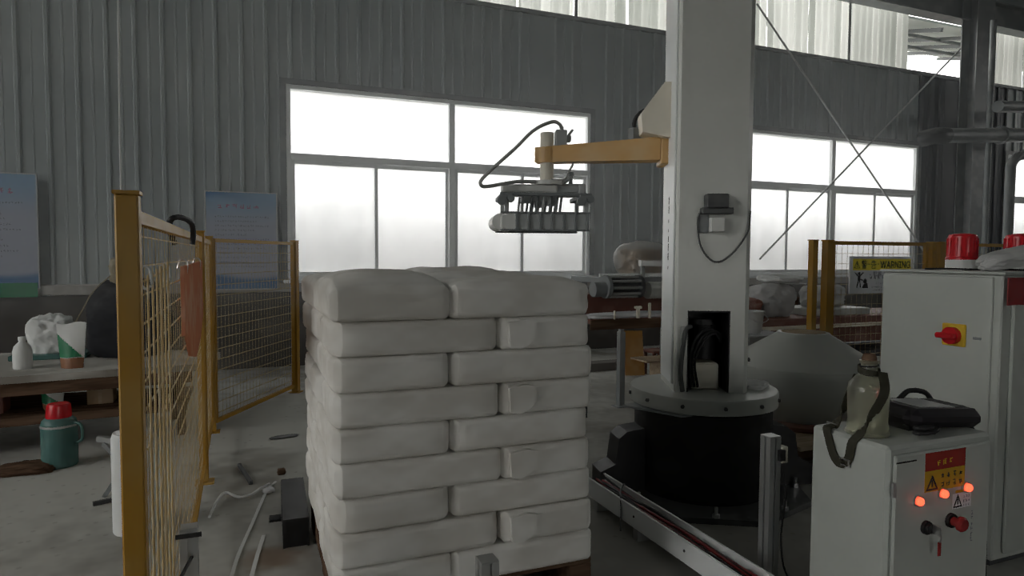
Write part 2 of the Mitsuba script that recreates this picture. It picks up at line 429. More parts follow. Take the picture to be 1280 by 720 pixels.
wall_with_hole('y', YB, 0.2, XL, XR, ZR, [(0.0, 2.8, 0, 2.6)], 'wall_rear', 'grey rear wall behind the camera, with a wide doorway')
wall_with_hole('x', XL, 0.2, YB, WY, ZR, [(-2.0, 3.8, 0.6, 3.7), (-2, 7.5, 4.4, 6.2)], 'wall_left', 'grey left wall with a loading opening')
wall_with_hole('x', XR, 0.2, YB, WY, ZR, [(-7, 8, 4.9, 5.9)], 'wall_right', 'grey right wall')

# back wall: dado, ledge, ribbed cladding sheets, windows, clerestory
wall = struct('wall_back', box(XL, XR, 8.6, 8.9, 0, 0.93, 0.01), 'm_dado', 'back wall: dark plastered dado below ribbed grey steel cladding')
part('ledge', box(XL, XR, 8.57, 8.9, 0.93, 1.05, 0.012), 'm_ledge', wall, 'pale dusty ledge on top of the dado')
WIN = [(0.50, 4.76), (7.47, 11.74), (14.34, 18.6)]
WZ0, WZ1 = 1.08, 3.49
CL0, CL1 = 4.83, 5.86
PW = 0.84


def rib_sheet(x0, x1, z0, z1, sheet=PW):
    """Ribbed steel sheet: three ribs per sheet, lapped edge, seen from -y."""
    pts = [(x0, 0.0)]
    x = math.ceil(x0 / 0.28) * 0.28
    while x < x1 - 0.05:
        if x > x0 + 0.02:
            pts += [(x - 0.030, 0.0), (x - 0.014, -0.030), (x + 0.014, -0.030), (x + 0.030, 0.0)]
            pts += [(x + 0.125, 0.0), (x + 0.132, -0.006), (x + 0.150, -0.006), (x + 0.157, 0.0)]
        x += 0.28
    pts = [p for p in pts if x0 <= p[0] <= x1] + [(x1, 0.0)]
    p = np.array(pts)
    k = len(p)
    v = []
    for dy in (0.0, 0.006):
        for z in (z0, z1):
            v.append(np.stack([p[:, 0], WY + p[:, 1] + dy, np.full(k, z)], 1))
    v = np.vstack(v)
    i = np.arange(k - 1)
    q = np.vstack([np.stack([i, i + 1, i + 1 + k, i + k], 1), np.stack([i + 1 + 2 * k, i + 2 * k, i + 3 * k, i + 1 + 3 * k], 1),
                   np.stack([i + 2 * k, i + 1 + 2 * k, i + 1, i], 1), np.stack([i + k, i + 1 + k, i + 1 + 3 * k, i + 3 * k], 1)])
    e = []
    for j in (0, k - 1):
        e.append([j, j + k, j + 3 * k, j + 2 * k])
    q = np.vstack([q, e])
    return trimesh.Trimesh(v, np.vstack([q[:, [0, 1, 2]], q[:, [0, 2, 3]]]), process=False)


cuts = sorted({XL, XR} | {a for w in WIN for a in w})
for a, b in zip(cuts[:-1], cuts[1:]):
    n = max(1, round((b - a) / PW))
    over = any(abs(a - w[0]) < 1e-6 for w in WIN)
    for s in range(n):
        x0, x1 = a + (b - a) * s / n, a + (b - a) * (s + 1) / n
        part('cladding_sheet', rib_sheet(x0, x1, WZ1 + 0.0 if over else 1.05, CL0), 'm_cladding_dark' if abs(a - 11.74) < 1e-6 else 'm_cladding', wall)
part('flashing', box(XL, XR, WY - 0.05, WY + 0.03, CL0 - 0.03, CL0 + 0.03, 0.008), 'm_steel_grey', wall, 'grey flashing strip along the top of the cladding')
part('upper_cladding', box(XL, XR, WY, WY + 0.05, 6.3, ZR), 'm_cladding', wall)
# translucent corrugated daylight sheets, one by one
GAP = (11.42, 13.0)


def corrugated(x0, x1, z0, z1):
    xs = np.arange(x0, x1 + 1e-6, 0.019)
    y = WY + 0.026 * np.sin(xs * 2 * np.pi / 0.152)
    k = len(xs)
    v = np.vstack([np.stack([xs, y, np.full(k, z0)], 1), np.stack([xs, y, np.full(k, z1)], 1)])
    i = np.arange(k - 1)
    q = np.stack([i, i + 1, i + 1 + k, i + k], 1)
    return trimesh.Trimesh(v, np.vstack([q[:, [0, 1, 2]], q[:, [0, 2, 3]]]), process=False)


x = XL
while x < XR - 0.1:
    w = min(0.9, XR - x)
    lim = x + w
    if GAP[0] - 0.02 < x < GAP[1]:
        x = GAP[1]; continue
    if x < GAP[0] < lim: lim = GAP[0]
    part('daylight_sheet', corrugated(x, lim - 0.012, CL0, CL1 + 0.1), 'm_translucent', wall, smooth=True)
    x = lim
for x in np.arange(XL + 0.9 * 3, XR, 0.9 * 3):
    if not GAP[0] - .1 < x < GAP[1] + .1:
        part('sheet_joint', box(x - 0.02, x + 0.02, WY - 0.04, WY - 0.02, CL0, CL1), 'm_steel_grey', wall)

for wi, (a, b) in enumerate(WIN):
    k = struct(f'window_{wi + 1}', None, None, ('large white framed window with frosted panes behind the sack stack', 'large white framed window right of the robot column, crossed by brace rods', 'partly seen window at the right edge behind the pipes')[wi])
    F = 0.055
    y0, y1 = WY - 0.045, WY + 0.05
    mid, tr = (a + b) / 2, WZ0 + (WZ1 - WZ0) * 0.635
    bars = [box(a, b, y0, y1, WZ1 - F, WZ1, .006), box(a, b, y0, y1, WZ0, WZ0 + F, .006), box(a, a + F, y0, y1, WZ0, WZ1, .006), box(b - F, b, y0, y1, WZ0, WZ1, .006)]
    part('frame', cat(bars), 'm_alu_white', k)
    part('mullion', box(mid - F * 0.75, mid + F * 0.75, y0, y1, WZ0 + F, WZ1 - F, .006), 'm_alu_white', k)
    part('transom', box(a + F, b - F, y0, y1, tr - F * 0.8, tr + F * 0.8, .006), 'm_alu_white', k)
    part('sill', box(a - 0.05, b + 0.05, WY - 0.12, WY + 0.02, WZ0 - 0.04, WZ0, .006), 'm_alu_white', k)
    part('trim', cat([box(a - 0.07, a, WY - 0.05, WY, WZ0, WZ1 + .07), box(b, b + 0.07, WY - 0.05, WY, WZ0, WZ1 + .07), box(a - .07, b + .07, WY - .05, WY, WZ1, WZ1 + .07)]), 'm_steel_grey', k)
    for (p0, p1) in ((a + F, mid - F * .75), (mid + F * .75, b - F)):
        def sheet(x0, x1, z0, z1, y):
            return trimesh.Trimesh([[x0, y, z0], [x1, y, z0], [x1, y, z1], [x0, y, z1]], [[0, 1, 2], [0, 2, 3]], process=False)
        part('pane', sheet(p0, p1, tr + F * .8, WZ1 - F, WY + .015), 'm_pane', k)
        pm = (p0 + p1) / 2 + (0.03 if p0 < mid else -0.02)
        for (s0, s1, dy) in ((p0, pm + .025, 0.0), (pm - .025, p1, 0.028)):
            S = 0.042
            z0, z1 = WZ0 + F, tr - F * .8
            sash = cat([box(s0, s1, y0 + .012 + dy, y0 + .037 + dy, z0, z0 + S), box(s0, s1, y0 + .012 + dy, y0 + .037 + dy, z1 - S, z1), box(s0, s0 + S, y0 + .012 + dy, y0 + .037 + dy, z0, z1), box(s1 - S, s1, y0 + .012 + dy, y0 + .037 + dy, z0, z1)])
            sk = part('sash', sash, 'm_alu_white', k)
            part('pane', sheet(s0 + S, s1 - S, z0 + S, z1 - S, y0 + .025 + dy), 'm_pane', sk)

# steel frame
single('eave_beam', cat([box(XL, XR, 8.36, 8.62, 5.84, 5.87), box(XL, XR, 8.36, 8.62, 6.27, 6.30), box(XL, XR, 8.48, 8.50, 5.84, 6.3)]), 'm_steel_grey', 'long grey steel beam above the translucent strip, at the top edge of the photo', 'beam')
single('steel_column', cat([box(12.50, 12.98, 8.12, 8.14, 0, 6.4), box(12.50, 12.98, 8.40, 8.42, 0, 6.4), box(12.73, 12.75, 8.12, 8.42, 0, 6.4)]), 'm_steel_grey', 'tall grey steel H column right of the cross braces, beside the open gap', 'column')
single('brace_rod', cyl([7.74, 8.34, 1.36], [12.45, 8.38, 5.30], 0.015, 8), 'm_rod', 'thin brace rod rising to the right across the window, ending at the steel column', 'rod')
single('brace_rod', cyl([7.5, 8.28, 5.36], [11.5, 8.28, 1.52], 0.015, 8), 'm_rod', 'thin brace rod falling to the right across the window, from the robot column', 'rod')
# exterior canopy and yard wall
can = struct('canopy_outside', None, None, 'underside of a lean-to roof outside the open gap')
def quad(p, t):
    p = np.array(p, float)
    n = np.cross(p[1] - p[0], p[2] - p[0]); n /= np.linalg.norm(n)
    v = np.vstack([p, p + n * t])
    return trimesh.convex.convex_hull(v)
part('roof_sheet', quad([(11.0, 8.95, 5.95), (25.0, 8.95, 5.95), (22.5, 13.0, 7.1), (11.0, 13.0, 7.1)], 0.04), 'm_canopy', can)
for xx in np.arange(11.6, 20, 1.2):
    part('purlin', bar((xx, 9.0, 5.88), (xx + .6, 12.9, 7.0), 0.05, 0.08), 'm_steel_grey', can)
for yy in (10.0, 11.5):
    part('rail', bar((11.0, yy, 5.84 + (yy - 8.95) * .284), (22.0, yy, 5.84 + (yy - 8.95) * .284), 0.05, 0.06), 'm_steel_grey', can)
struct('yard_wall', box(-15, 40, 9.9, 10.1, -0.25, 2.3), 'm_dado', 'low wall of the yard outside the windows')

# pipes at the right
pp = thing('large_pipe', 'thick dark grey horizontal pipe with a rounded end at the upper right', 'pipe')
part('pipe_run', cyl([10.95, 7.6, 3.45], [15.5, 7.6, 3.80], 0.125, 24), 'm_steel_grey', pp, smooth=40)
part('end_elbow', tube([(11.0, 7.6, 3.455), (10.80, 7.6, 3.44), (10.70, 7.66, 3.42), (10.68, 7.8, 3.40)], 0.135, 20), 'm_steel_dark', pp, 'dark elbow at the pipe end', smooth=40)
part('flange', cyl([12.4, 7.6, 3.562], [12.46, 7.6, 3.567], 0.16, 24), 'm_steel_grey', pp)
up = single('upper_pipe', cyl([12.15, 7.5, 4.02], [15.5, 7.5, 4.30], 0.10, 20), 'm_steel_grey', 'shorter grey pipe running above the thick pipe at the right edge', 'pipe', smooth=40)
single('pipe_riser', cyl([12.35, 7.75, 0.0], [12.35, 7.75, 5.6], 0.05, 14), 'm_steel_grey', 'thin vertical grey pipe in front of the steel column', 'pipe', smooth=40)
single('bent_pipe', tube([(11.9, 7.1, 0.0), (11.9, 7.1, 1.5), (11.9, 7.1, 2.7), (11.93, 7.1, 2.98), (12.15, 7.1, 3.12), (12.6, 7.1, 3.16), (14.0, 7.1, 3.24)], 0.075, 16), 'm_steel_grey', 'grey pipe bending from horizontal down to the floor behind the red beacons', 'pipe', smooth=40)
# white hanging cable on the left
single('hanging_cable', tube([(-1.235, 8.4, 7.4), (-1.235, 8.4, 4.2), (-1.25, 8.4, 2.4), (-1.24, 8.4, 1.06)], 0.012, 8), 'm_white_plastic', 'thin white cable hanging down the left wall behind the yellow post', 'cable')

# ---------------------------------------------------------------- notice boards
def poster_fn(x0, w, z0, h):
    def fn(p, n, uv):
        u, v = (p.x - x0) / w, (p.z - z0) / h
        wave = 0.86 + 0.05 * dr.sin(u * 5.0 + 0.6)
        top = smoothstep(wave - 0.02, wave + 0.10, v)
        c = mix((0.33, 0.35, 0.42), (0.22, 0.33, 0.46), smoothstep(0.6, 0.95, v))
        c = mix(c, (0.06, 0.16, 0.33), top * smoothstep(0.75, 0.0, u) * 0.9)
        low = 1 - smoothstep(0.10 + 0.03 * dr.sin(u * 4 + 2), 0.17 + 0.03 * dr.sin(u * 4 + 2), v)
        c = mix(c, (0.05, 0.14, 0.27), low * 0.9)
        return c
    return fn


def notice(x0, x1, z0, z1, label, seed, m, green=False):
    k = thing('notice_board', label, 'notice board')
    y = 8.535
    diffuse(m, poster_fn(x0, x1 - x0, z0, z1 - z0))
    part('panel', box(x0, x1, y, y + 0.02, z0, z1), m, k)
    part('rim', cat([box(x0 - .012, x0, y - .004, y + .026, z0, z1), box(x1, x1 + .012, y - .004, y + .026, z0, z1), box(x0 - .012, x1 + .012, y - .004, y + .026, z1, z1 + .012), box(x0 - .012, x1 + .012, y - .004, y + .026, z0 - .012, z0)]), 'm_alu', k)
    rng = np.random.default_rng(seed)
    w, h = x1 - x0, z1 - z0
    part('title', prisms(blur_row(w * .16, w * .84, h * .83, .062, rng, .3), [x0, y, z0], [1, 0, 0], [0, 0, 1], .001), 'm_pink', k, 'blurred pink title')
    rows = [blur_row(w * .12, w * rng.uniform(.55, .92), h * (.74 - .047 * r), .024, rng, .15) for r in range(12)]
    part('print', prisms(unary_union(rows), [x0, y, z0], [1, 0, 0], [0, 0, 1], .001), 'm_text_grey', k, 'rows of small dark print', kind='stuff')
    for sx in (x0 + .1, x1 - .1):
        part('stand_off', box(sx - .02, sx + .02, y + .02, 8.628, (z0 + z1) / 2 - .02, (z0 + z1) / 2 + .02), 'm_alu', k)
    if green:
        part('green_patch', box(x0 + .45, x1 - .01, y - .006, y, z0 - .10, z0 + .055), 'm_green', k, 'green strip at the lower edge')


notice(-2.95, -2.07, 1.02, 2.24, 'blue and white notice board with green lower edge, at the left photo edge', 1, 'm_poster_one', True)
notice(-0.41, 0.37, 0.98, 2.13, 'blue and white notice board on the grey wall behind the yellow mesh fence', 2, 'm_poster_two')

# ---------------------------------------------------------------- yellow mesh fences
FH = 1.53


def post(x, y, label, w=0.055, h=FH, m='m_yellow', deg=0, group=None):
    k = thing('fence_post', label, 'fence post', group)
    part('tube', place(box(-w / 2, w / 2, -w / 2, w / 2, 0.008, h, .004), x, y, 0, deg), m, k)
    part('base_plate', place(box(-.055, .055, -.055, .055, 0, .008), x, y, 0, deg), m, k)
    part('cap', place(box(-w / 2 - .003, w / 2 + .003, -w / 2 - .003, w / 2 + .003, h, h + .008), x, y, 0, deg), m, k)
    return k


def mesh_panel(p0, p1, z0, z1, label, sx=0.05, sz=0.085, r=0.0018, fw=0.03, wire='m_wire'):
    k = thing('mesh_fence', label, 'mesh fence')
    p0, p1 = np.array(p0, float), np.array(p1, float)
    L = np.linalg.norm(p1 - p0); d = (p1 - p0) / L; nrm = np.array([-d[1], d[0], 0])
    d3 = np.array([d[0], d[1], 0])
    at = lambda s, z: np.array([*(p0 + d * s), z])
    h = fw / 2
    part('top_rail', bar(at(0, z1 - h), at(L, z1 - h), fw, fw), 'm_yellow', k)
    part('bottom_rail', bar(at(0, z0 + h), at(L, z0 + h), fw, fw), 'm_yellow', k)
    part('stile', bar(at(h, z0), at(h, z1), fw, fw), 'm_yellow', k)
    part('stile', bar(at(L - h, z0), at(L - h, z1), fw, fw), 'm_yellow', k)
    ws = []
    for s in np.arange(fw + sx * .5, L - fw, sx):
        ws.append(bar(at(s, z0 + h), at(s, z1 - h), r * 1.1))
    for z in np.arange(z0 + fw + sz * .5, z1 - fw, sz):
        w = bar(at(h, z), at(L - h, z), r * 2.2)
        w.apply_translation(nrm * r * 1.6)
        ws.append(w)
    part('wire_mesh', cat(ws), wire, k, 'welded square wire mesh', kind='stuff')
    return k


post(-0.238, 1.68, 'nearest thick yellow fence post, standing at the left front of the photo', 0.047)
mesh_panel((-0.240, 1.71), (-0.245, 4.34), 0.10, 1.50, 'long yellow mesh panel with the orange board, running away from the nearest post', 0.08, 0.075, 0.0018)
k = thing('wire_grid', 'pale upright wire grid tied onto the long mesh panel beside the nearest post', 'wire grid')
for i in range(6):
    part('wire', cyl([-.2285, 1.90 + .095 * i, .12], [-.2285, 1.90 + .095 * i, 1.345 + .006 * i], .0032, 8), 'm_wire', k)
for zz in (.20, .55, .90, 1.33):
    part('cross_wire', cyl([-.2350, 1.88, zz], [-.2350, 2.42, zz + .02], .003, 8), 'm_wire', k)
for yy in (1.92, 2.38):
    part('tie', tube([(-.222, yy, 1.32), (-.228, yy + .01, 1.36), (-.243, yy, 1.365), (-.25, yy - .01, 1.34), (-.24, yy, 1.31), (-.225, yy + .01, 1.315)], .0035, 6), 'm_white_plastic', k)
post(-0.245, 4.37, 'slim yellow post between the two left mesh panels, right of the orange board', 0.05)
mesh_panel((-0.25, 4.41), (-0.25, 5.56), 0.10, 1.50, 'short yellow mesh panel seen edge on just beyond the orange board', 0.07, 0.08)
post(-0.25, 5.60, 'yellow corner post at the near end of the panel before the notice board', 0.055)
mesh_panel((-0.23, 5.64), (0.45, 6.90), 0.06, 1.52, 'yellow mesh panel standing in front of the notice board', 0.055, 0.085, 0.0028, wire='m_wire_back')
post(0.468, 6.94, 'far yellow fence post standing left of the sack stack, under the large window', 0.065, deg=-28)
# right-hand fence behind the cabinet
post(4.262, 4.0, 'slim yellow post standing free, first right of the robot column', 0.055)
post(4.418, 4.0, 'yellow post at the left end of the panel carrying the warning sign', 0.065)
mesh_panel((4.46, 4.0), (5.60, 4.0), 0.08, 1.53, 'yellow mesh panel carrying the warning sign', 0.06, 0.085, 0.0018, 0.03, 'm_wire_back')
post(5.66, 4.0, 'yellow post left of the front red beacon', 0.055)
post(5.76, 4.0, 'yellow post close beside the front red beacon', 0.065)
mesh_panel((5.80, 4.0), (8.0, 4.0), 0.08, 1.53, 'yellow mesh panel behind the two red beacons', 0.06, 0.085, 0.0018, 0.03, 'm_wire_back')

# warning sign on the fence
ws = thing('warning_sign', 'yellow and white warning sign reading WARNING, fixed on the mesh panel behind the cabinet', 'sign')
SX0, SX1, SZ0, SZ1, SY = 4.635, 5.37, 1.095, 1.405, 3.965
part('board', box(SX0, SX1, SY, SY + .012, SZ0, SZ1), 'm_sign_white', ws)
part('header', box(SX0 + .03, SX1 - .02, SY - .0015, SY, SZ1 - .115, SZ1 - .02), 'm_sign_yellow', ws, 'yellow header band')
O = [0, SY - .0015, 0]
def sign_at(geom, x, z, s, m, name, y=SY - .0015, label=None, parent=ws):
    from shapely import affinity
    return part(name, prisms(affinity.scale(geom, s, s, origin=(0, 0)), [x, y, z], [1, 0, 0], [0, 0, 1], .001), m, parent, label)
hz = SZ1 - .097
tri = strokes([[(0, 0), (9, 0), (4.5, 8), (0, 0)], [(4.5, 5.5), (4.5, 3.2)], [(4.5, 1.8), (4.5, 1.6)]], 0.9)
sign_at(tri, SX0 + .045, hz, .0068, 'm_ink', 'emblem')
sign_at(strokes(GLYPHS['警'], .7), SX0 + .125, hz - .004, .0066, 'm_ink', 'character')
sign_at(strokes(GLYPHS['告'], .9), SX0 + .235, hz - .004, .0066, 'm_ink', 'character')
sign_at(Polygon([(0, 4), (1.5, 4), (1.5, 5.5), (0, 5.5)]), SX0 + .208, hz, .0066, 'm_ink', 'dot')
sign_at(Polygon([(0, 4), (1.5, 4), (1.5, 5.5), (0, 5.5)]), SX0 + .32, hz, .0066, 'm_ink', 'dot')
txt = meshkit.text_mesh('WARNING', 0.056, 0.001, True)
txt.apply_scale([.98, 1, 1])
M = np.eye(4); M[:3, 0], M[:3, 1], M[:3, 2], M[:3, 3] = [1, 0, 0], [0, 0, 1], [0, -1, 0], [SX0 + .345, SY - .0015, hz]
sc_ = .36 / (txt.bounds[1][0] - txt.bounds[0][0]); txt.apply_scale([sc_, 1, 1]); txt.apply_transform(M)
part('lettering', txt, 'm_ink', ws, 'the word WARNING')
# pictogram: figure with raised arms beside a machine
fig = unary_union([Polygon([(3.3, 9.3), (4.7, 9.3), (4.7, 8), (3.3, 8)]).buffer(.25), strokes([[(0.6, 9), (3.2, 7.2), (4.8, 7.2), (7.4, 9.2)]], .75), Polygon([(2.9, 7.5), (5.1, 7.5), (4.9, 4), (3.1, 4)]), strokes([[(3.4, 4), (2.4, 0.2)], [(4.6, 4), (5.4, 0.4)], [(4.8, 5.2), (7, 4.6)]], .75)])
mach = unary_union([Polygon([(6.8, 0), (12, 0), (11.2, 2.8), (10.2, 3.4), (7.6, 2.2)]), Polygon([(7.2, 4.2), (9, 6), (10.6, 5.2), (10.6, 3), (8.2, 3)])])
sign_at(fig, SX0 + .05, SZ0 + .05, .0135, 'm_ink', 'pictogram', SY, 'black figure with raised arms')
sign_at(mach, SX0 + .05, SZ0 + .045, .0135, 'm_ink', 'pictogram', SY, 'black machine symbol')
for i, g in enumerate('机器人'):
    sign_at(strokes(GLYPHS[g], .8), SX0 + .265 + i * .055, SZ1 - .168, .0045, 'm_text_grey', 'character', SY)
rng = np.random.default_rng(5)
part('print', prisms(unary_union([blur_row(.22, .68, .115, .042, rng, .15), blur_row(.30, .68, .075, .02, rng), blur_row(.25, .68, .045, .015, rng), blur_row(.27, .68, .02, .013, rng)]), [SX0, SY, SZ0], [1, 0, 0], [0, 0, 1], .001), 'm_text_grey', ws, 'rows of small print', kind='stuff')
for xx in (SX0 + .05, SX1 - .05):
    part('clip', box(xx - .012, xx + .012, SY + .012, 4.0, SZ1 - .05, SZ1 - .03), 'm_alu', ws)

# orange board hooked on the near mesh panel and black cable loop
ob = Polygon([(0, 0.41), (1.2, 0.42), (1.2, 0.12), (0.95, 0.02), (0.62, -0.03), (0.3, 0.02), (0.06, 0.16), (0.0, 0.14)])
k = thing('orange_board', 'faded orange board hanging on the long mesh panel near its far end', 'board')
part('sheet', prism(ob, [-0.228, 2.82, 0.94], [0, 1, 0], [0, 0, 1], .012), 'm_orange_board', k)
for yy in (3.0, 3.85):
    part('hook', tube([(-.219, yy, 1.31), (-.217, yy, 1.365), (-.242, yy, 1.375), (-.254, yy, 1.34)], .003, 6), 'm_chrome', k)
single('cable_loop', tube([(-.262, 3.0, 1.44), (-.275, 2.95, 1.50), (-.262, 2.9, 1.535), (-.235, 2.95, 1.545), (-.205, 3.05, 1.53), (-.20, 3.12, 1.49), (-.205, 3.13, 1.44)], 0.011, 10), 'm_rubber', 'black cable loop hung over the top rail of the long mesh panel', 'cable', smooth=50)

# ---------------------------------------------------------------- pallet with sacks
PX0, PX1, PY0, PY1 = 0.30, 1.30, 2.31, 3.45
PZ = 0.168
k = thing('pallet', 'dark reddish brown wooden pallet under the white sack stack', 'pallet')
for i in range(7):
    y0 = PY0 + i * (PY1 - PY0 - .12) / 6
    part('top_board', box(PX0, PX1, y0, y0 + .12, PZ - .022, PZ, .004), 'm_wood_dark', k)
for xx in (PX0, (PX0 + PX1) / 2 - .05, PX1 - .1):
    part('stringer', box(xx, xx + .1, PY0, PY1, .024, PZ - .022, .004), 'm_wood_dark', k)
for yy in (PY0, (PY0 + PY1) / 2 - .06, PY1 - .12):
    part('bottom_board', box(PX0, PX1, yy, yy + .12, 0.0, .024, .004), 'm_wood_dark', k)

SW, SL, LH, NL = 0.40, 0.60, 0.1247, 9
X0, Y0 = 0.285, 2.285
ORD = ['top layer', 'second layer from the top', 'third layer from the top', 'fourth layer from the top', 'fifth layer from the top', 'sixth layer from the top', 'seventh layer from the top', 'second lowest layer', 'lowest layer']
rngs = np.random.default_rng(11)


def put_sack(cx, cy, z, along_x, lx, wy, seed, label, top=False, flap=False):
    k = thing('sack', label, 'sack', 'white sacks stacked on the pallet')
    m = sack(lx, wy, LH - .0005, seed, bulge=(0.026 + 0.012 * (seed % 3)) if top else 0.0, sag=0.02 if top else 0.0, r=0.026, corner=0.045 + 0.04 * ((seed * 7) % 5) / 4)
    j = rngs.uniform(-1, 1, 3) * [.006, .007, 1.0]
    deg = (0 if along_x else 90) + j[2] * .7
    m = place(m, cx + j[0], cy + j[1], z + LH / 2, deg)
    part('body', m, 'm_sack', k, smooth=True)
    ymin = cy - wy / 2 if along_x else cy - lx / 2
    xs = cx - (lx if along_x else wy) / 2
    if flap:
        y = m.bounds[0][1]
        pl = Polygon([(0.035, .018), (0.03, .10), (.09, .108), (.125, .10), (.118, .070), (.128, .052), (.098, .026), (.07, .014)]).buffer(.008)
        part('folded_flap', prism(pl, [xs + .012, y + .010, z], [1, 0, 0], [0, 0, 1], .024), 'm_sack', k, 'folded closing flap at the end')
    return k


for L in range(NL):
    z = PZ + (NL - 1 - L) * LH
    top = L == 0
    lay = ORD[L]
    lean = -0.012 * (NL - 1 - L) / 8
    x0 = X0 + lean
    g = .004
    if L % 2 == 0:       # ends at the left front, long side at the right front
        for i in range(2):
            put_sack(x0 + SW / 2 + .012, Y0 + SL * .98 * (i + .5), z, False, SL * .985, SW + .034, 20 + L * 7 + i, f'white powder sack at the left {"front" if i == 0 else "back"} corner of the {lay}', top)
        for i in range(3):
            put_sack(x0 + SW + SL / 2 + .016, Y0 + .39 * (i + .5) + .004, z, True, SL + .006, .396, 24 + L * 7 + i, f'white powder sack at the right {("front corner", "middle", "back corner")[i]} of the {lay}', top)
    else:
        for i in range(3):
            put_sack(x0 + SL / 2 + .006, Y0 + .39 * (i + .5) + .004, z, True, SL + .032, .396, 20 + L * 7 + i, f'white powder sack at the left {("front corner", "middle", "back corner")[i]} of the {lay}', top)
        for i in range(2):
            put_sack(x0 + SL + SW / 2 + .012, Y0 + SL * .98 * (i + .5), z, False, SL * .985, SW + .006, 24 + L * 7 + i, f'white powder sack at the right {"front" if i == 0 else "back"} corner of the {lay}', top, flap=(i == 0))

# black channel left of the pallet
k = thing('black_stop', 'black steel channel lying on the floor against the left side of the pallet', 'steel channel')
part('channel', place(cat([box(-.06, .06, -.3, .3, .13, .14), box(-.06, -.05, -.3, .3, 0.0, .13), box(.05, .06, -.3, .3, 0.0, .13), box(-.05, .05, -.29, -.285, 0.0, .13)]), 0.222, 3.53, 0, -2), 'm_black', k)
part('foot', place(box(-.12, -.06, -.02, .05, 0.0, .012), 0.222, 3.60, 0, -2), 'm_black', k)

# ---------------------------------------------------------------- palletizing robot
CX, CY, TH = 2.55, 3.20, -25.0
cw = lambda m: place(m, CX, CY, 0, TH)
ct, st = np.cos(np.radians(TH)), np.sin(np.radians(TH))
cpt = lambda x, y, z: np.array([CX + ct * x - st * y, CY + st * x + ct * y, z])
R = thing('palletizing_robot', 'white column palletizing robot with yellow arm and bag gripper, on a black drum base', 'robot')
part('floor_plate', place(cyl([0, 0, 0], [0, 0, .03], .62, 8), CX, CY, 0, -7), 'm_steel_dark', R, 'dark steel floor plate')
for a in range(8):
    aa = np.radians(45 * a + 15)
    part('anchor_bolt', cat([cyl([CX + .55 * np.cos(aa), CY + .55 * np.sin(aa), .03], [CX + .55 * np.cos(aa), CY + .55 * np.sin(aa), .085], .009, 8), cyl([CX + .55 * np.cos(aa), CY + .55 * np.sin(aa), .03], [CX + .55 * np.cos(aa), CY + .55 * np.sin(aa), .048], .019, 6)]), 'm_chrome', R)
part('base_drum', lathe([(0, .03), (.395, .03), (.40, .04), (.40, .52), (.39, .53), (0, .53)], (CX, CY, 0), 56), 'm_black', R, 'black cylindrical base', smooth=40)
for sgn, az in ((1, 168), (1, -18), (1, 75)):
    a = np.radians(az)
    pr = Polygon([(.36, .03), (.66, .03), (.66, .15), (.57, .19), (.55, .34), (.50, .38), (.36, .40)])
    ax = np.array([np.cos(a), np.sin(a), 0])
    part('gusset', prism(pr, np.array([CX, CY, 0]) - np.cross(ax, [0, 0, 1]) * .08, ax, [0, 0, 1], .16), 'm_black', R, 'black side gusset')
fl = part('flange', lathe([(0, .53), (.40, .53), (.427, .535), (.43, .545), (.43, .61), (.424, .62), (0, .62)], (CX, CY, 0), 64), 'm_machine_white', R, 'thick white round flange', smooth=40)
for a in range(12):
    aa = np.radians(30 * a + 8)
    q = np.array([CX + .43 * np.cos(aa), CY + .43 * np.sin(aa), .578])
    part('bolt', cyl(q, q + np.array([np.cos(aa), np.sin(aa), 0]) * .012, .011, 6), 'm_steel_dark', fl)
part('bracket', quad([cpt(-.50, -.16, .520), cpt(-.20, -.40, .520), cpt(-.12, -.36, .520), cpt(-.40, -.08, .520)], .012), 'm_steel_grey', R, 'flat grey bracket plate under the flange')
# column with a pocket
s = .21
outer = Polygon([(-s + .012, -s), (s - .03, -s), (s, -s + .03), (s, s), (-s, s), (-s, -s + .012)])
colm = trimesh.creation.extrude_polygon(outer, 3.9 - .62, engine='earcut'); colm.apply_translation([0, 0, .62])
def to_m(t):
    return m3.Manifold(m3.Mesh(vert_properties=np.asarray(t.vertices, np.float32), tri_verts=np.asarray(t.faces, np.uint32)))
pocket = box(-.14, .10, -.30, .12, .61, 1.09)
cm = (to_m(colm) - to_m(pocket)).to_mesh()
colm = trimesh.Trimesh(cm.vert_properties[:, :3], cm.tri_verts, process=False)
col = part('column', cw(colm), 'm_column', R, 'tall square white column')
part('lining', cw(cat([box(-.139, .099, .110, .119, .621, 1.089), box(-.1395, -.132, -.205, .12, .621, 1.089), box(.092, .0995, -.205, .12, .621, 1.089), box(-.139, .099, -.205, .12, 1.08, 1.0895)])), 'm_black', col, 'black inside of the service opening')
part('guide_rail', cw(box(-s - .012, -s, -.17, .17, .66, 3.8, .004)), 'm_alu_white', col, 'pale guide strip on the side face')
for zz in np.arange(1.32, 1.75, .055):
    part('slot', cw(box(-s - .0135, -s - .011, -.035, -.020, zz, zz + .02 + .012 * (int(zz * 100) % 3))), 'm_steel_dark', col)
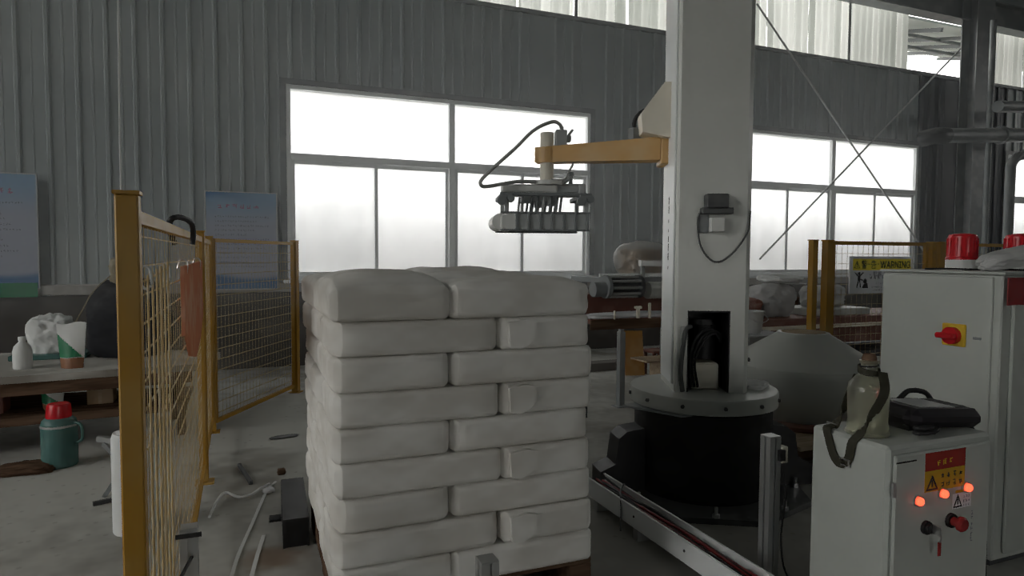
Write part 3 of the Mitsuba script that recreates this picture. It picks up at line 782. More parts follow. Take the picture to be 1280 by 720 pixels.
# motor in the opening
mo = part('motor', cw(cyl([-.02, -.06, .80], [-.02, -.06, 1.0], .075, 24)), 'm_black', R, 'black motor in the service opening', smooth=40)
part('gearbox', cw(box(-.10, .06, -.14, .03, .622, .78, .012)), 'm_cream', mo, 'pale gearbox below the motor')
part('fan_cover', cw(cyl([-.02, -.06, 1.0], [-.02, -.06, 1.03], .065, 24, .05)), 'm_steel_dark', mo)
for q in range(3):
    part('cable', cw(tube([(-.10 + .02 * q, -.14, .64), (-.12 + .015 * q, -.19, .80), (-.09 + .03 * q, -.205, .93), (-.02 + .02 * q, -.19, .98 - .012 * q), (.06, -.15, .95 - .02 * q), (.085, -.05, .90)], .007 + .002 * (q == 0), 8)), 'm_rubber', R, smooth=50)
part('conduit', cw(tube([(-.165, -.225, .63), (-.18, -.235, .74), (-.17, -.24, .88), (-.155, -.235, .98), (-.12, -.20, 1.0)], .013, 10)), 'm_rubber_grey', R, 'grey corrugated conduit beside the opening', smooth=50)
part('junction', cw(box(-.18, -.145, -.235, -.21, .93, 1.0, .004)), 'm_alu', R)
part('bolt', cw(cyl([s, -.12, .80], [s + .03, -.12, .80], .012, 8)), 'm_steel_dark', R)
# scanner box on the column
sc = part('scanner', cw(box(-.065, .055, -.30, -.215, 1.665, 1.745, .006)), 'm_steel_dark', R, 'dark box on the front of the column')
part('visor', cw(box(-.085, .085, -.285, -.21, 1.635, 1.67, .004)), 'm_rubber_grey', sc)
part('white_box', cw(box(-.035, .042, -.275, -.21, 1.535, 1.615, .004)), 'm_gripper', sc, 'small pale box under the dark box')
part('plate', cw(box(-.095, -.035, -.225, -.21, 1.53, 1.64, .003)), 'm_steel_grey', sc)
part('cable', cw(tube([(-.08, -.24, 1.66), (-.10, -.235, 1.60), (-.085, -.232, 1.47), (-.03, -.232, 1.385), (.03, -.232, 1.37), (.10, -.232, 1.42), (.16, -.228, 1.50), (.185, -.225, 1.56), (.20, -.20, 1.655)], .0055, 8)), 'm_rubber_grey', sc, 'thin grey cable loop hanging on the column', smooth=50)
# carriage and arm
A0 = cpt(-.235, .09, 2.045)
car = part('carriage', cw(box(-.265, -.215, .02, .19, 1.95, 2.14, .008)), 'm_arm', R, 'carriage plate on the side of the column')
wpl = Polygon([(-.0, .0), (-.145, .03), (-.155, .14), (-.02, .32), (.02, .32), (.02, .0)])
part('cover', prism(wpl, cpt(-.24, .12, 2.10), np.array([ct, st, 0]), [0, 0, 1], .16), 'm_cream', R, 'cream slanted cover above the arm')
E0 = np.array([1.74, 3.86, 2.035])
ad = (E0 - A0); ad[2] = 0; ad /= np.linalg.norm(ad)
an = np.array([-ad[1], ad[0], 0])
pts = []
for p, hh, ww in ((A0 + ad * .02, .068, .07), (E0, .046, .05)):
    for sa in (-1, 1):
        for sb in (-1, 1):
            pts.append(p + an * ww * sa + np.array([0, 0, hh * sb]))
arm = part('arm', trimesh.convex.convex_hull(np.array(pts)), 'm_arm', R, 'tapered yellow orange arm')
part('end_collar', cyl([1.79, 3.81, 1.985], [1.79, 3.81, 2.08], .062, 24), 'm_arm', arm, smooth=40)
q = A0 + ad * .18 + np.array([0, 0, .062])
part('sensor', cat([box(q[0] - .03, q[0] + .03, q[1] - .03, q[1] + .03, q[2], q[2] + .075, .004)]), 'm_steel_grey', arm, 'small grey box on the arm')
part('hose', tube([q + [0, 0, .07], q + [.0, 0, .12], q + [.03, -.03, .17], q + [.09, -.08, .19], cpt(-.29, .05, 2.27)], .013, 10), 'm_rubber', arm, 'short black hose above the arm', smooth=50)
# gripper
GX, GY, GD = 1.79, 3.81, -16.0
gw = lambda m: place(m, GX, GY, 0, GD)
G = part('gripper', gw(cyl([0, 0, 1.86], [0, 0, 2.175], .043, 24)), 'm_cream', R, 'bag gripper hanging from the arm end', smooth=40)
gp = lambda n, m, mt, l=None, sm=False: part(n, gw(m), mt, G, l, sm)
gp('turntable', cyl([0, 0, 1.845], [0, 0, 1.87], .10, 28), 'm_gripper', None, 40)
gp('valve', cat([box(.05, .12, -.05, .03, 2.09, 2.19, .004), box(.115, .15, -.03, .02, 2.12, 2.16, .004), cyl([.09, -.02, 2.19], [.09, -.02, 2.215], .012, 10), cyl([.135, 0, 2.16], [.165, 0, 2.20], .008, 8), cyl([.12, -.02, 2.10], [.17, -.03, 2.085], .007, 8), box(.045, .06, -.02, .02, 2.05, 2.10), box(.09, .13, -.04, 0.03, 2.06, 2.09)]), 'm_grip_grey', 'cluster of grey valves and fittings')
gp('beam', cat([box(-.29, .06, -.055, .055, 1.795, 1.845, .008), box(-.25, .23, -.02, .02, 1.77, 1.80, .004)]), 'm_gripper', 'pale horizontal beam')
gp('cylinder', cat([cyl([.06, 0, 1.82], [.225, 0, 1.82], .038, 20), cyl([.10, 0, 1.86], [.16, 0, 1.90], .014, 10), box(.20, .245, -.045, .045, 1.785, 1.855, .006)]), 'm_grip_grey', 'dark pneumatic cylinder', 40)
gp('knob', cat([cyl([.155, 0, 1.855], [.155, 0, 1.925], .012, 10), cyl([.155, 0, 1.91], [.155, 0, 1.93], .02, 12)]), 'm_grip_dark')
for sx in (-.27, .225):
    gp('clamp', cat([box(sx - .045, sx + .04, -.16, .16, 1.745, 1.775, .006), cyl([sx - .03, -.17, 1.735], [sx - .03, -.12, 1.735], .028, 14), cyl([sx + .025, -.17, 1.745], [sx + .025, -.12, 1.745], .022, 14), box(sx - .02, sx + .02, -.02, .02, 1.77, 1.80)]), 'm_grip_dark', 'dark clamp bracket')
    for sy in (-.14, .14):
        gp('hanger', box(sx - .012, sx + .012, sy - .012, sy + .012, 1.655, 1.75), 'm_grip_grey')
for sx, m_ in ((-.175, 'm_alu'), (-.12, 'm_grip_dark'), (-.085, 'm_grip_dark'), (-.045, 'm_alu'), (0.0, 'm_grip_dark'), (.04, 'm_grip_dark'), (.065, 'm_grip_dark')):
    for sy in (-.10, .10):
        gp('rod', cyl([sx, sy, 1.655], [sx + .015, sy, 1.775], .0075, 8), m_)
gp('cross_bar', box(-.31, .26, -.15, -.12, 1.765, 1.785, .003), 'm_grip_dark')
gp('bellows', cat([cyl([-.06, -.06, 1.70], [-.06, -.06, 1.77], .03, 12), cyl([.01, -.07, 1.71], [.01, -.07, 1.77], .03, 12), box(-.16, .06, -.09, .09, 1.735, 1.77, .004)]), 'm_grip_grey')
def rrect(x0, x1, y0, y1, z0, z1, b): return box(x0, x1, y0, y1, z0, z1, b)
for sy in (-1, 1):
    ya, yb = (-.20, -.17) if sy < 0 else (.17, .20)
    gp('jaw_panel', rrect(-.22, .23, ya, yb, 1.555, 1.655, .004), 'm_grip_grey', 'grey jaw panel')
    for i in range(7):
        xx = -.212 + i * .072
        gp('jaw_rib', box(xx - .008, xx + .008, ya - .012, yb + .012, 1.552, 1.662, .002), 'm_grip_dark')
    gp('jaw_edge', cat([box(-.31, .235, ya - .008, yb + .008, 1.548, 1.558), box(-.31, .235, ya - .008, yb + .008, 1.654, 1.664)]), 'm_grip_dark')
gp('end_roller', cat([cyl([-.31, -.16, 1.605], [-.31, .16, 1.605], .05, 24), cyl([-.25, -.19, 1.605], [-.25, .19, 1.605], .052, 24), box(-.31, -.22, -.19, .19, 1.56, 1.65, .01)]), 'm_gripper', 'pale rounded end of the jaw', 40)
for i in range(5):
    xx = -.17 + i * .09
    gp('finger', box(xx - .012, xx + .012, -.17, .17, 1.556, 1.568), 'm_grip_dark')
gp('hose', tube([(.09, -.02, 2.19), (.075, -.03, 2.225), (.02, -.05, 2.235), (-.10, -.10, 2.17), (-.22, -.15, 2.05), (-.35, -.18, 1.93), (-.425, -.18, 1.855), (-.43, -.17, 1.825), (-.40, -.15, 1.815), (-.30, -.12, 1.835), (-.20, -.09, 1.855), (-.08, -.06, 1.86)], .011, 10), 'm_grip_hose', 'long curved grey air hose', 50)
gp('hose', tube([(.14, 0, 2.10), (.16, -.06, 2.0), (.13, -.08, 1.93), (.10, -.05, 1.88), (.02, -.06, 1.875)], .007, 8), 'm_grip_hose', None, 50)

# white crumpled cloth on the flange
single('white_rag', place(pillow(.085, .06, .022, 4, .35), *cpt(.30, -.04, .62)[:2], .62, 20), 'm_white_plastic', 'crumpled white rag lying on the flange right of the robot column', 'rag', smooth=True)

# ---------------------------------------------------------------- cable tray and sensor posts
k = thing('cable_tray', 'long pale metal cable tray on the floor before the black robot base', 'cable tray')
TX0, TX1, TY0, TY1, TZ0, TZ1 = 1.755, 1.885, 1.10, 3.20, .065, .165
part('channel', cat([box(TX0, TX1, TY0, TY1, TZ0, TZ0 + .003), box(TX0, TX0 + .004, TY0, TY1, TZ0, TZ1), box(TX1 - .004, TX1, TY0, TY1, TZ0, TZ1), box(TX0, TX0 + .012, TY0, TY1, TZ1 - .003, TZ1), box(TX1 - .012, TX1, TY0, TY1, TZ1 - .003, TZ1)]), 'm_alu_white', k)
for yy in (1.3, 2.0, 2.7, 3.1):
    part('foot', box(TX0 + .01, TX1 - .01, yy - .02, yy + .02, 0, TZ0), 'm_alu', k)
for yy in np.arange(1.5, 3.1, .4):
    part('rivet', cyl([TX0 - .004, yy, .12], [TX0, yy, .12], .006, 8), 'm_steel_dark', k)
rng = np.random.default_rng(3)
for i in range(9):
    xs = TX0 + .018 + .0117 * i
    zs = TZ0 + .055 + rng.uniform(0, .035, 9)
    ys = np.linspace(TY1 - .03, TY0 + .03, 9)
    reds = i in (3, 5, 7)
    single('cable', tube([(np.clip(xs + rng.uniform(-.012, .012), TX0 + .016, TX1 - .016), y, z) for y, z in zip(ys, zs)], .0065, 7), 'm_red_dull' if reds else 'm_rubber',
           ('red cable lying in the cable tray' if reds else 'black cable lying in the cable tray'), 'cable', 'red cables in the tray' if reds else 'black cables in the tray', smooth=50)
single('earth_wire', tube([(1.90, 3.05, .03), (1.88, 2.99, .17), (1.80, 2.90, .172), (1.765, 2.84, .17), (1.745, 2.80, .10), (1.73, 2.78, .02)], .005, 7), 'm_rubber_grey', 'thin grey wire bent across the cable tray', 'wire', smooth=50)


def profile_post(x, y, h, w, label, sensor=None):
    k = thing('sensor_post', label, 'post')
    a, b = w / 2, w * .16
    p = Polygon([(-a, -a), (a, -a), (a, a), (-a, a)])
    for sx, sy in ((1, 0), (-1, 0), (0, 1), (0, -1)):
        cx, cy = sx * a, sy * a
        slot = Polygon([(-b / 2, -b), (b / 2, -b), (b / 2, b), (-b / 2, b)]) if sx == 0 else Polygon([(-b, -b / 2), (b, -b / 2), (b, b / 2), (-b, b / 2)])
        from shapely import affinity
        p = p.difference(affinity.translate(slot, cx, cy))
    m = trimesh.creation.extrude_polygon(p, h - .01, engine='earcut')
    part('profile', place(m, x, y, .006), 'm_alu', k)
    part('cap', box(x - a, x + a, y - a, y + a, h - .004, h + .002, .001), 'm_alu', k)
    part('foot', box(x - w, x + w, y - w, y + w, 0, .006), 'm_steel_dark', k)
    return k


k = profile_post(2.05, 2.12, .645, .058, 'slotted aluminium post standing between the cable tray and the control console')
part('sensor', box(2.08, 2.115, 2.085, 2.12, .53, .60, .004), 'm_cream', k, 'small pale sensor on the post')
part('sensor_bracket', box(2.06, 2.09, 2.075, 2.09, .545, .59), 'm_rubber', k)
part('wire', tube([(2.085, 2.09, .53), (2.10, 2.08, .40), (2.09, 2.09, .2), (2.11, 2.07, .05), (2.16, 2.0, .01)], .004, 6), 'm_rubber', k)
profile_post(.593, 1.62, .585, .05, 'slotted aluminium post in front of the sack stack at the bottom edge')
k = profile_post(-.188, 2.46, .465, .055, 'grey slotted post standing against the long mesh panel at the lower left')
part('bracket', box(-.228, -.148, 2.425, 2.432, .438, .452), 'm_rubber', k, 'black strip near the top')
part('strap', tube([(-.18, 2.425, .37), (-.205, 2.2, .385), (-.215, 2.05, .375), (-.20, 2.10, .345), (-.175, 2.25, .30)], .0065, 6, 3), 'm_rubber', k, 'black strap reaching towards the near post')

# ---------------------------------------------------------------- control console with pendant and jar
KX0, KX1, KY0, KY1, KZ = 2.03, 2.57, 1.56, 1.89, .75
k = thing('control_console', 'low white control console with three lit red lamps, right foreground', 'control cabinet')
part('body', box(KX0, KX1, KY0, KY1, .04, KZ, .012), 'm_cabinet', k)
part('plinth', box(KX0 + .02, KX1 - .02, KY0 + .02, KY1 - .02, 0, .04), 'm_steel_dark', k)
d = part('door', box(KX0 + .018, KX1 - .018, KY0 - .014, KY0, .06, KZ - .028, .006), 'm_cabinet', k, 'front door panel')
FY = KY0 - .014
def lab(name, x0, x1, z0, z1, m, label=None, parent=d, t=.001):
    return part(name, box(x0, x1, FY - t, FY, z0, z1), m, parent, label)
lab('label_top', 2.195, 2.405, .650, .715, 'm_label_red', 'red upper half of the warning label')
lab('label_bottom', 2.195, 2.405, .575, .650, 'm_label_yellow', 'yellow lower half of the warning label')
rng = np.random.default_rng(8)
part('label_print', prisms(blur_row(.06, .165, .088, .026, rng, .2), [2.195, FY - .001, .575], [1, 0, 0], [0, 0, 1], .0008), 'm_yellow_plate', d)
part('label_print', prisms(unary_union([blur_row(.082, .20, .040, .022, rng, .45), blur_row(.082, .20, .010, .022, rng, .45)]), [2.195, FY - .001, .575], [1, 0, 0], [0, 0, 1], .0008), 'm_ink', d)
part('label_triangle', prisms(tri, [2.205, FY - .001, .582], [.006, 0, 0], [0, 0, .006], .0008 / .000036) if False else prisms(strokes([[(.0, .0), (.052, .0), (.026, .045), (.0, .0)], [(.026, .03), (.026, .012)]], .006), [2.207, FY - .001, .583], [1, 0, 0], [0, 0, 1], .0008), 'm_ink', d)
lab('label_white', 2.345, 2.445, .495, .550, 'm_paper', 'small white label with a warning triangle')
lab('label_strip', 2.36, 2.445, .552, .562, 'm_label_yellow')
part('label_triangle', prisms(strokes([[(.0, .0), (.04, .0), (.02, .04), (.0, .0)], [(.02, .026), (.02, .010)]], .005), [2.352, FY - .001, .502], [1, 0, 0], [0, 0, 1], .0008), 'm_ink', d)
part('label_print', prisms(unary_union([blur_row(.055, .10, .035, .011, rng), blur_row(.055, .10, .018, .011, rng), blur_row(.055, .10, .003, .011, rng)]), [2.345, FY - .001, .495], [1, 0, 0], [0, 0, 1], .0008), 'm_text_grey', d)
part('label_print', prisms(unary_union([blur_row(0, .026, .02 * i, .017, rng) for i in range(6)]), [2.448, FY, .36], [1, 0, 0], [0, 0, 1], .0008), 'm_text_grey', d, 'small upright lettering')
for i, (xx, zz) in enumerate(((2.163, .552), (2.288, .562), (2.416, .568))):
    lp = part('lamp', cyl([xx, FY - .006, zz], [xx, FY, zz], .021, 24), 'm_chrome', d, 'lit red signal lamp')
    dome = trimesh.creation.icosphere(subdivisions=3, radius=.015); dome.apply_scale([1, .8, 1]); dome.apply_translation([xx, FY - .010, zz])
    kk = key('lens', lp)
    scene[kk] = mikit.ply(dome, 'm_red', smooth=True, emitter={'type': 'area', 'radiance': {'type': 'rgb', 'value': [0.20, 0.012, 0.005]}})
ks = part('key_switch', cat([cyl([2.206, FY - .012, .452], [2.206, FY, .452], .024, 24), cyl([2.206, FY - .022, .452], [2.206, FY - .012, .452], .016, 20)]), 'm_rubber', d, 'black key switch')
part('key', cat([box(2.214, 2.220, FY - .05, FY - .022, .437, .467), tube([(2.217, FY - .048, .44), (2.235, FY - .04, .42), (2.238, FY - .03, .40)], .002, 6)]), 'm_chrome', ks)
part('key_tag', box(2.232, 2.246, FY - .034, FY - .028, .355, .405, .002), 'm_red_dull', ks, 'dull red key tag')
kb = part('stop_button', cyl([2.335, FY - .012, .458], [2.335, FY, .458], .026, 24), 'm_rubber', d, 'red stop button on a black collar')
part('button_head', lathe([(0, 0), (.016, 0), (.016, .02), (.026, .024), (.027, .034), (.02, .042), (0, .044)], (0, 0, 0), 28).apply_transform(np.array([[1, 0, 0, 2.335], [0, 0, -1, FY - .012], [0, 1, 0, .458], [0, 0, 0, 1.0]])), 'm_red_dull', kb, smooth=40)
part('hinge', cat([box(KX0 + .006, KX0 + .018, FY - .004, FY + .004, z, z + .05) for z in (.15, .58)]), 'm_alu', d)
part('vent_slit', box(2.05, 2.15, FY - .0012, FY, .694, .699), 'm_rubber', d)
# teach pendant
tp = thing('teach_pendant', 'black teach pendant with grey screen and red stop knob lying on the console', 'teach pendant')
def pend(m):
    m = m.copy()
    m.apply_scale(1.15)
    m.apply_transform(trimesh.transformations.rotation_matrix(np.radians(4), [0, 1, 0]))
    return place(m, 2.435, 1.735, KZ + .012, -4)
part('housing', pend(cat([box(-.15, .15, -.105, .105, .0, .062, .022), box(-.165, -.11, -.085, .085, .005, .055, .02), box(.11, .165, -.085, .085, .005, .055, .02)])), 'm_pendant', tp)
part('screen', pend(box(-.09, .06, -.065, .065, .062, .0645)), 'm_pendant_screen', tp, 'grey screen')
part('keypad', pend(cat([box(.075 + .022 * i, .092 + .022 * i, -.06 + .026 * j, -.04 + .026 * j, .062, .066) for i in range(2) for j in range(5)])), 'm_rubber_grey', tp)
part('stop_knob', pend(cyl([-.10, .075, .06], [-.10, .075, .092], .019, 20, .022)), 'm_red', tp, 'red stop knob', smooth=40)
part('hand_strap', pend(tube([(.0, .095, .055), (.05, .10, .085), (.12, .095, .08), (.155, .09, .045)], .009, 8)), 'm_rubber', tp)
part('rest_foot', place(box(-.13, .13, -.06, .06, 0, .024), 2.43, 1.735, KZ, -4), 'm_rubber', tp)
part('cable', tube([(2.585, 1.72, KZ + .03), (2.61, 1.69, KZ + .015), (2.625, 1.66, KZ - .04), (2.625, 1.63, .60), (2.622, 1.61, .40), (2.62, 1.60, .15), (2.63, 1.60, .02)], .013, 10), 'm_rubber', tp, 'thick black cable running down the console side', smooth=50)
single('coiled_cable', tube([(2.27 + .05 * np.cos(t), 1.60 + .022 * np.sin(t), KZ + .012 + .0028 * t) for t in np.linspace(0, 11, 26)], .008, 8, 2), 'm_rubber', 'short coil of black cable on the console in front of the pendant', 'cable', smooth=50)
# jar with strap
JX, JY = 2.115, 1.715
jr = thing('glass_jar', 'large translucent glass jar with a narrow neck standing on the console', 'jar')
part('glass', lathe([(.0, .006), (.060, .006), (.066, .012), (.070, .03), (.066, .05), (.070, .16), (.066, .185), (.045, .212), (.028, .228), (.027, .262), (.033, .266), (.033, .272), (.025, .274)], (JX, JY, KZ), 40), 'm_jar', jr, smooth=50)
part('base_ring', lathe([(0, 0), (.068, 0), (.075, .006), (.072, .014), (.0, .014)], (JX, JY, KZ), 40), 'm_jar', jr, smooth=50)
part('neck_wire', tube([(JX + .03 * np.cos(t), JY + .03 * np.sin(t), KZ + .245 + .002 * t) for t in np.linspace(0, 6.6, 14)], .003, 6, 2), 'm_rubber', jr)
part('stopper', lathe([(0, .262), (.024, .262), (.026, .28), (.02, .296), (.0, .298)], (JX, JY, KZ), 24), 'm_wood_dark', jr, 'brown stopper', smooth=50)
sp = thing('webbing_strap', 'dark olive webbing strap with buckles, looped round the jar and over the console edge', 'strap')
W = np.array([.5, .75, 0.0])
SL_ = KX0 - .006
part('webbing', strap([(JX + .012, JY - .046, KZ + .235), (JX - .012, JY - .075, KZ + .17), (JX - .04, JY - .055, KZ + .09), (KX0 + .015, JY - .03, KZ + .016), (SL_, JY - .015, KZ - .02), (SL_, JY + .0, KZ - .085), (SL_ - .004, JY + .03, KZ - .108), (SL_ - .002, JY + .06, KZ - .09), (SL_, JY + .085, KZ - .04), (SL_ + .004, JY + .10, KZ + .004), (KX0 + .03, JY + .10, KZ + .012), (JX - .05, JY + .085, KZ + .03), (JX - .02, JY + .076, KZ + .10), (JX + .005, JY + .05, KZ + .21)],
     np.array([[.9, -.3, 0]] * 3 + [[0, 1, 0]] * 3 + [[0, .6, -.8]] + [[0, 1, 0.2]] * 3 + [[0, 1, 0]] + [[.3, 1, 0]] + [[.9, -.3, 0]] * 2), .034, .0035), 'm_strap', sp)
part('neck_loop', strap([(JX + .036 * np.cos(t), JY + .036 * np.sin(t), KZ + .235 + .008 * np.sin(t)) for t in np.linspace(0, 2 * np.pi, 15)], [0, 0, 1], .024, .003, 2), 'm_strap', sp)
def buckle(c, ax, ay, w=.042, h=.028):
    g = Polygon([(-w / 2, -h / 2), (w / 2, -h / 2), (w / 2, h / 2), (-w / 2, h / 2)]).difference(Polygon([(-w / 2 + .006, -h / 2 + .006), (w / 2 - .006, -h / 2 + .006), (w / 2 - .006, h / 2 - .006), (-w / 2 + .006, h / 2 - .006)]))
    return prism(g, c, ax, ay, .005)
part('buckle', buckle(np.array([KX0 - .006, JY + .012, KZ - .10]), np.array([0, -1.0, 0]), np.array([0, 0, 1.0])), 'm_chrome', sp, 'metal buckle')
part('buckle', buckle(np.array([KX0 + .03, JY + .10, KZ + .016]), np.array([0, 1.0, 0]), np.array([-1.0, 0, 0.3]) / np.linalg.norm([1, 0, .3])), 'm_chrome', sp, 'metal buckle')

# ---------------------------------------------------------------- tall electrical cabinet with beacons
BX0, BX1, BY0, BY1, BZ = 3.10, 4.30, 1.86, 2.445, 1.325
k = thing('electrical_cabinet', 'tall white electrical cabinet with a red rotary switch at the right edge', 'electrical cabinet')
part('body', box(BX0, BX1, BY0, BY1, .03, BZ, .006), 'm_cabinet', k)
part('plinth', box(BX0 + .02, BX1, BY0 + .02, BY1 - .02, 0, .03), 'm_steel_dark', k)
part('side_panel', box(BX0 - .012, BX0, BY0 + .035, BY1 - .005, .05, BZ - .012, .004), 'm_cabinet', k, 'large side panel')
part('lid', box(BX0 - .02, BX1, BY0 - .02, BY1 + .01, BZ, BZ + .012, .003), 'm_cabinet', k)
part('front_door', box(BX0 + .06, BX1 - .02, BY0 - .016, BY0, .06, BZ - .03, .005), 'm_cabinet', k, 'front door')
part('red_plate', box(BX0 + .004, BX0 + .42, BY0 - .021, BY0 - .016, 1.19, 1.312), 'm_red_dull', k, 'dark red name plate')
part('lock', box(BX0 - .016, BX0 - .012, BY0 + .075, BY0 + .11, 1.025, 1.037), 'm_steel_grey', k)
sw = part('rotary_switch', box(BX0 - .026, BX0 - .012, 2.000, 2.110, .985, 1.09, .005), 'm_yellow_plate', k, 'yellow switch plate with a red rotary handle')
part('collar', cyl([BX0 - .026, 2.055, 1.035], [BX0 - .052, 2.055, 1.035], .040, 28), 'm_red', sw, 'red round collar', smooth=40)
part('handle', box(BX0 - .085, BX0 - .05, 2.020, 2.105, 1.022, 1.048, .006), 'm_red', sw, 'red handle')


def beacon(x, y, label):
    k = thing('beacon', label, 'warning light', None)
    z = BZ + .012
    part('base', lathe([(0, 0), (.07, 0), (.072, .006), (.07, .052), (0, .052)], (x, y, z), 40), 'm_white_plastic', k, 'white base', smooth=40)
    part('lens', lathe([(0, .052), (.071, .052), (.071, .062), (.067, .066), (.064, .165), (.058, .178), (.03, .184), (0, .185)], (x, y, z), 40), 'm_red', k, 'red ribbed dome', smooth=40)
    part('ribs', cat([box(x + .065 * np.cos(t) - .002, x + .065 * np.cos(t) + .002, y + .065 * np.sin(t) - .002, y + .065 * np.sin(t) + .002, z + .068, z + .16) for t in np.linspace(0, 2 * np.pi, 24, endpoint=False)]), 'm_red', k)


beacon(3.36, 2.215, 'front red warning beacon on the cabinet, fully in view left of the other')
beacon(3.62, 2.10, 'second red warning beacon, cut off by the right edge of the photo')
k = thing('wrapped_bundle', 'pale plastic wrapped bundle lying on the cabinet top before the right beacon', 'bundle')
pw = pillow(.24, .075, .045, 6, .18); pw.apply_transform(trimesh.transformations.rotation_matrix(np.radians(-9), [0, 1, 0]))
pw.vertices[:, 2] -= pw.vertices[:, 2].min()
part('wrap', place(pw, 3.42, 1.97, BZ + .012, -8), 'm_sack_grey', k, smooth=True)
part('grey_roll', place(cyl([-.02, -.082, .05], [.05, -.086, .05], .026, 18), 3.38, 1.975, BZ + .012, -8), 'm_rubber_grey', k, 'grey roll end', smooth=40)
single('loose_wire', tube([(3.14, 2.25, BZ + .018), (3.2, 2.18, BZ + .02), (3.24, 2.08, BZ + .018), (3.30, 2.0, BZ + .02), (3.34, 1.88, BZ + .018)], .005, 6), 'm_rubber', 'thin dark wire lying on the cabinet top in front of the beacon', 'wire')

# ---------------------------------------------------------------- white hopper on wooden platform
HX, HY = 3.79, 3.63
k = thing('hopper', 'large white conical hopper tank behind the robot, left of the tall cabinet', 'hopper')
part('tank', lathe([(0, .25), (.37, .25), (.39, .27), (.50, .45), (.53, .58), (.52, .63), (.19, .835), (.175, .85), (.155, .85), (.15, .83), (0, .80)], (HX, HY, 0), 64), 'm_machine_white', k, smooth=35)
part('lid', lathe([(0, .845), (.15, .845), (.15, .853), (0, .855)], (HX, HY, 0), 40), 'm_wood_pale', k, 'brownish round lid')
part('base_ring', lathe([(0, .215), (.47, .215), (.48, .225), (.48, .245), (.47, .252), (0, .252)], (HX, HY, 0), 48), 'm_redbrown', k, 'dark brown ring under the tank', smooth=35)
k = thing('wooden_platform', 'low pale wooden platform carrying the white hopper', 'platform')
for i in range(7):
    x0 = HX - .60 + i * .172
    part('plank', box(x0, x0 + .168, HY - .58, HY + .58, .185, .215, .003), 'm_wood_pale', k)
for yy in (-.5, .42):
    part('bearer', box(HX - .6, HX + .6, HY + yy, HY + yy + .08, .09, .185), 'm_wood_dark', k)
for xx in (-.58, .46):
    for yy in (-.5, .42):
        part('block', box(HX + xx, HX + xx + .1, HY + yy, HY + yy + .08, 0, .09), 'm_wood_dark', k)

# ---------------------------------------------------------------- machines and clutter behind
k = thing('roller_conveyor', 'small roller conveyor with dark round end plates behind the robot column', 'conveyor')
cyc, czc, rr = 4.86, 1.135, .085
for i in range(7):
    a = np.radians(-80 + i * 38)
    part('roller', cyl([2.87, cyc - rr * np.cos(a), czc + rr * np.sin(a)], [3.15, cyc - rr * np.cos(a), czc + rr * np.sin(a)], .013, 12), 'm_alu', k, smooth=40)
part('end_plate', cyl([3.15, cyc, czc], [3.18, cyc, czc], .10, 28), 'm_steel_dark', k, 'dark round end plate')
part('end_plate', cyl([2.83, cyc, czc], [2.86, cyc, czc], .10, 28), 'm_steel_grey', k)
part('drum', cyl([2.86, cyc, czc], [3.15, cyc, czc], .06, 24), 'm_steel_dark', k, smooth=40)
part('motor', cat([cyl([2.72, cyc, czc - .02], [2.83, cyc, czc - .02], .065, 20)]), 'm_steel_grey', k, smooth=40)
part('bed', box(2.84, 3.9, 4.90, 5.50, 1.16, 1.215, .006), 'm_steel_grey', k)
part('side_rail', box(2.84, 3.9, 4.95, 4.975, 1.215, 1.245), 'm_alu_white', k, 'white side rail')
part('side_rail', box(3.22, 3.9, 4.90, 4.94, 1.31, 1.36), 'm_alu_white', k, 'white upper guide rail')
part('guide_bracket', box(3.25, 3.28, 4.93, 4.96, 1.215, 1.32), 'm_steel_grey', k)
part('guard', cat([cyl([3.26, 4.86, 1.10], [3.70, 4.86, 1.10], .075, 24)]), 'm_machine_white', k, 'rounded pale guard', smooth=40)
for xx in (2.9, 3.8):
    part('leg', box(xx, xx + .05, 5.38, 5.43, 0, 1.16), 'm_steel_grey', k)
k2 = thing('cardboard_box', 'brown cardboard box wrapped in clear film on the roller conveyor', 'box')
part('carton', box(3.30, 3.58, 5.12, 5.40, 1.215, 1.46, .006), 'm_cardboard', k2)
part('film', place(pillow(.22, .20, .175, 9, .16, 3), 3.44, 5.26, 1.216), 'm_film', k2, 'clear film over the box', smooth=True)
k = thing('brown_machine_frame', 'red brown steel machine frame under the roller conveyor', 'machine')
part('panel', box(2.66, 3.75, 4.93, 5.0, .90, 1.075, .006), 'm_redbrown', k)
part('table', box(2.62, 3.75, 4.72, 5.02, .835, .875, .006), 'm_redbrown', k)
part('rail', box(2.62, 3.75, 4.705, 4.72, .79, .87), 'm_wood_dark', k)
for xx in (2.68, 3.60):
    part('leg', box(xx, xx + .05, 4.95, 5.0, 0, .84), 'm_steel_dark', k)
part('valve', cat([box(3.06, 3.085, 4.70, 4.72, .875, .96), cyl([3.04, 4.71, .965], [3.105, 4.71, .965], .012, 10)]), 'm_cream', k, 'small pale fitting')
part('pin', box(2.84, 2.85, 4.705, 4.72, .87, .945), 'm_cream', k)
part('pin', box(3.18, 3.20, 4.705, 4.72, .87, 1.0), 'm_cream', k)
single('white_sheet', place(pillow(.46, .075, .028, 2, .2, 4), 3.08, 4.79, .875, 1), 'm_paper', 'crumpled white sheet lying on the brown machine frame', 'sheet', smooth=True)
k = single('support_leg', cat([box(3.19, 3.25, 5.18, 5.24, 0.0, .70, .004), box(3.16, 3.28, 5.15, 5.27, 0.0, .01), box(3.20, 3.24, 5.19, 5.23, .70, 1.16)]), 'm_steel_grey', 'grey upright steel leg left of the orange brown board under the conveyor', 'leg')
single('leaning_board', prism([(0, 0), (.23, 0), (.23, .52), (0, .52)], [4.08, 6.5, .01], [.97, -.243, 0], np.array([.05, .2, .978]), .012), 'm_board_tan', 'orange brown board leaning under the conveyor', 'board')
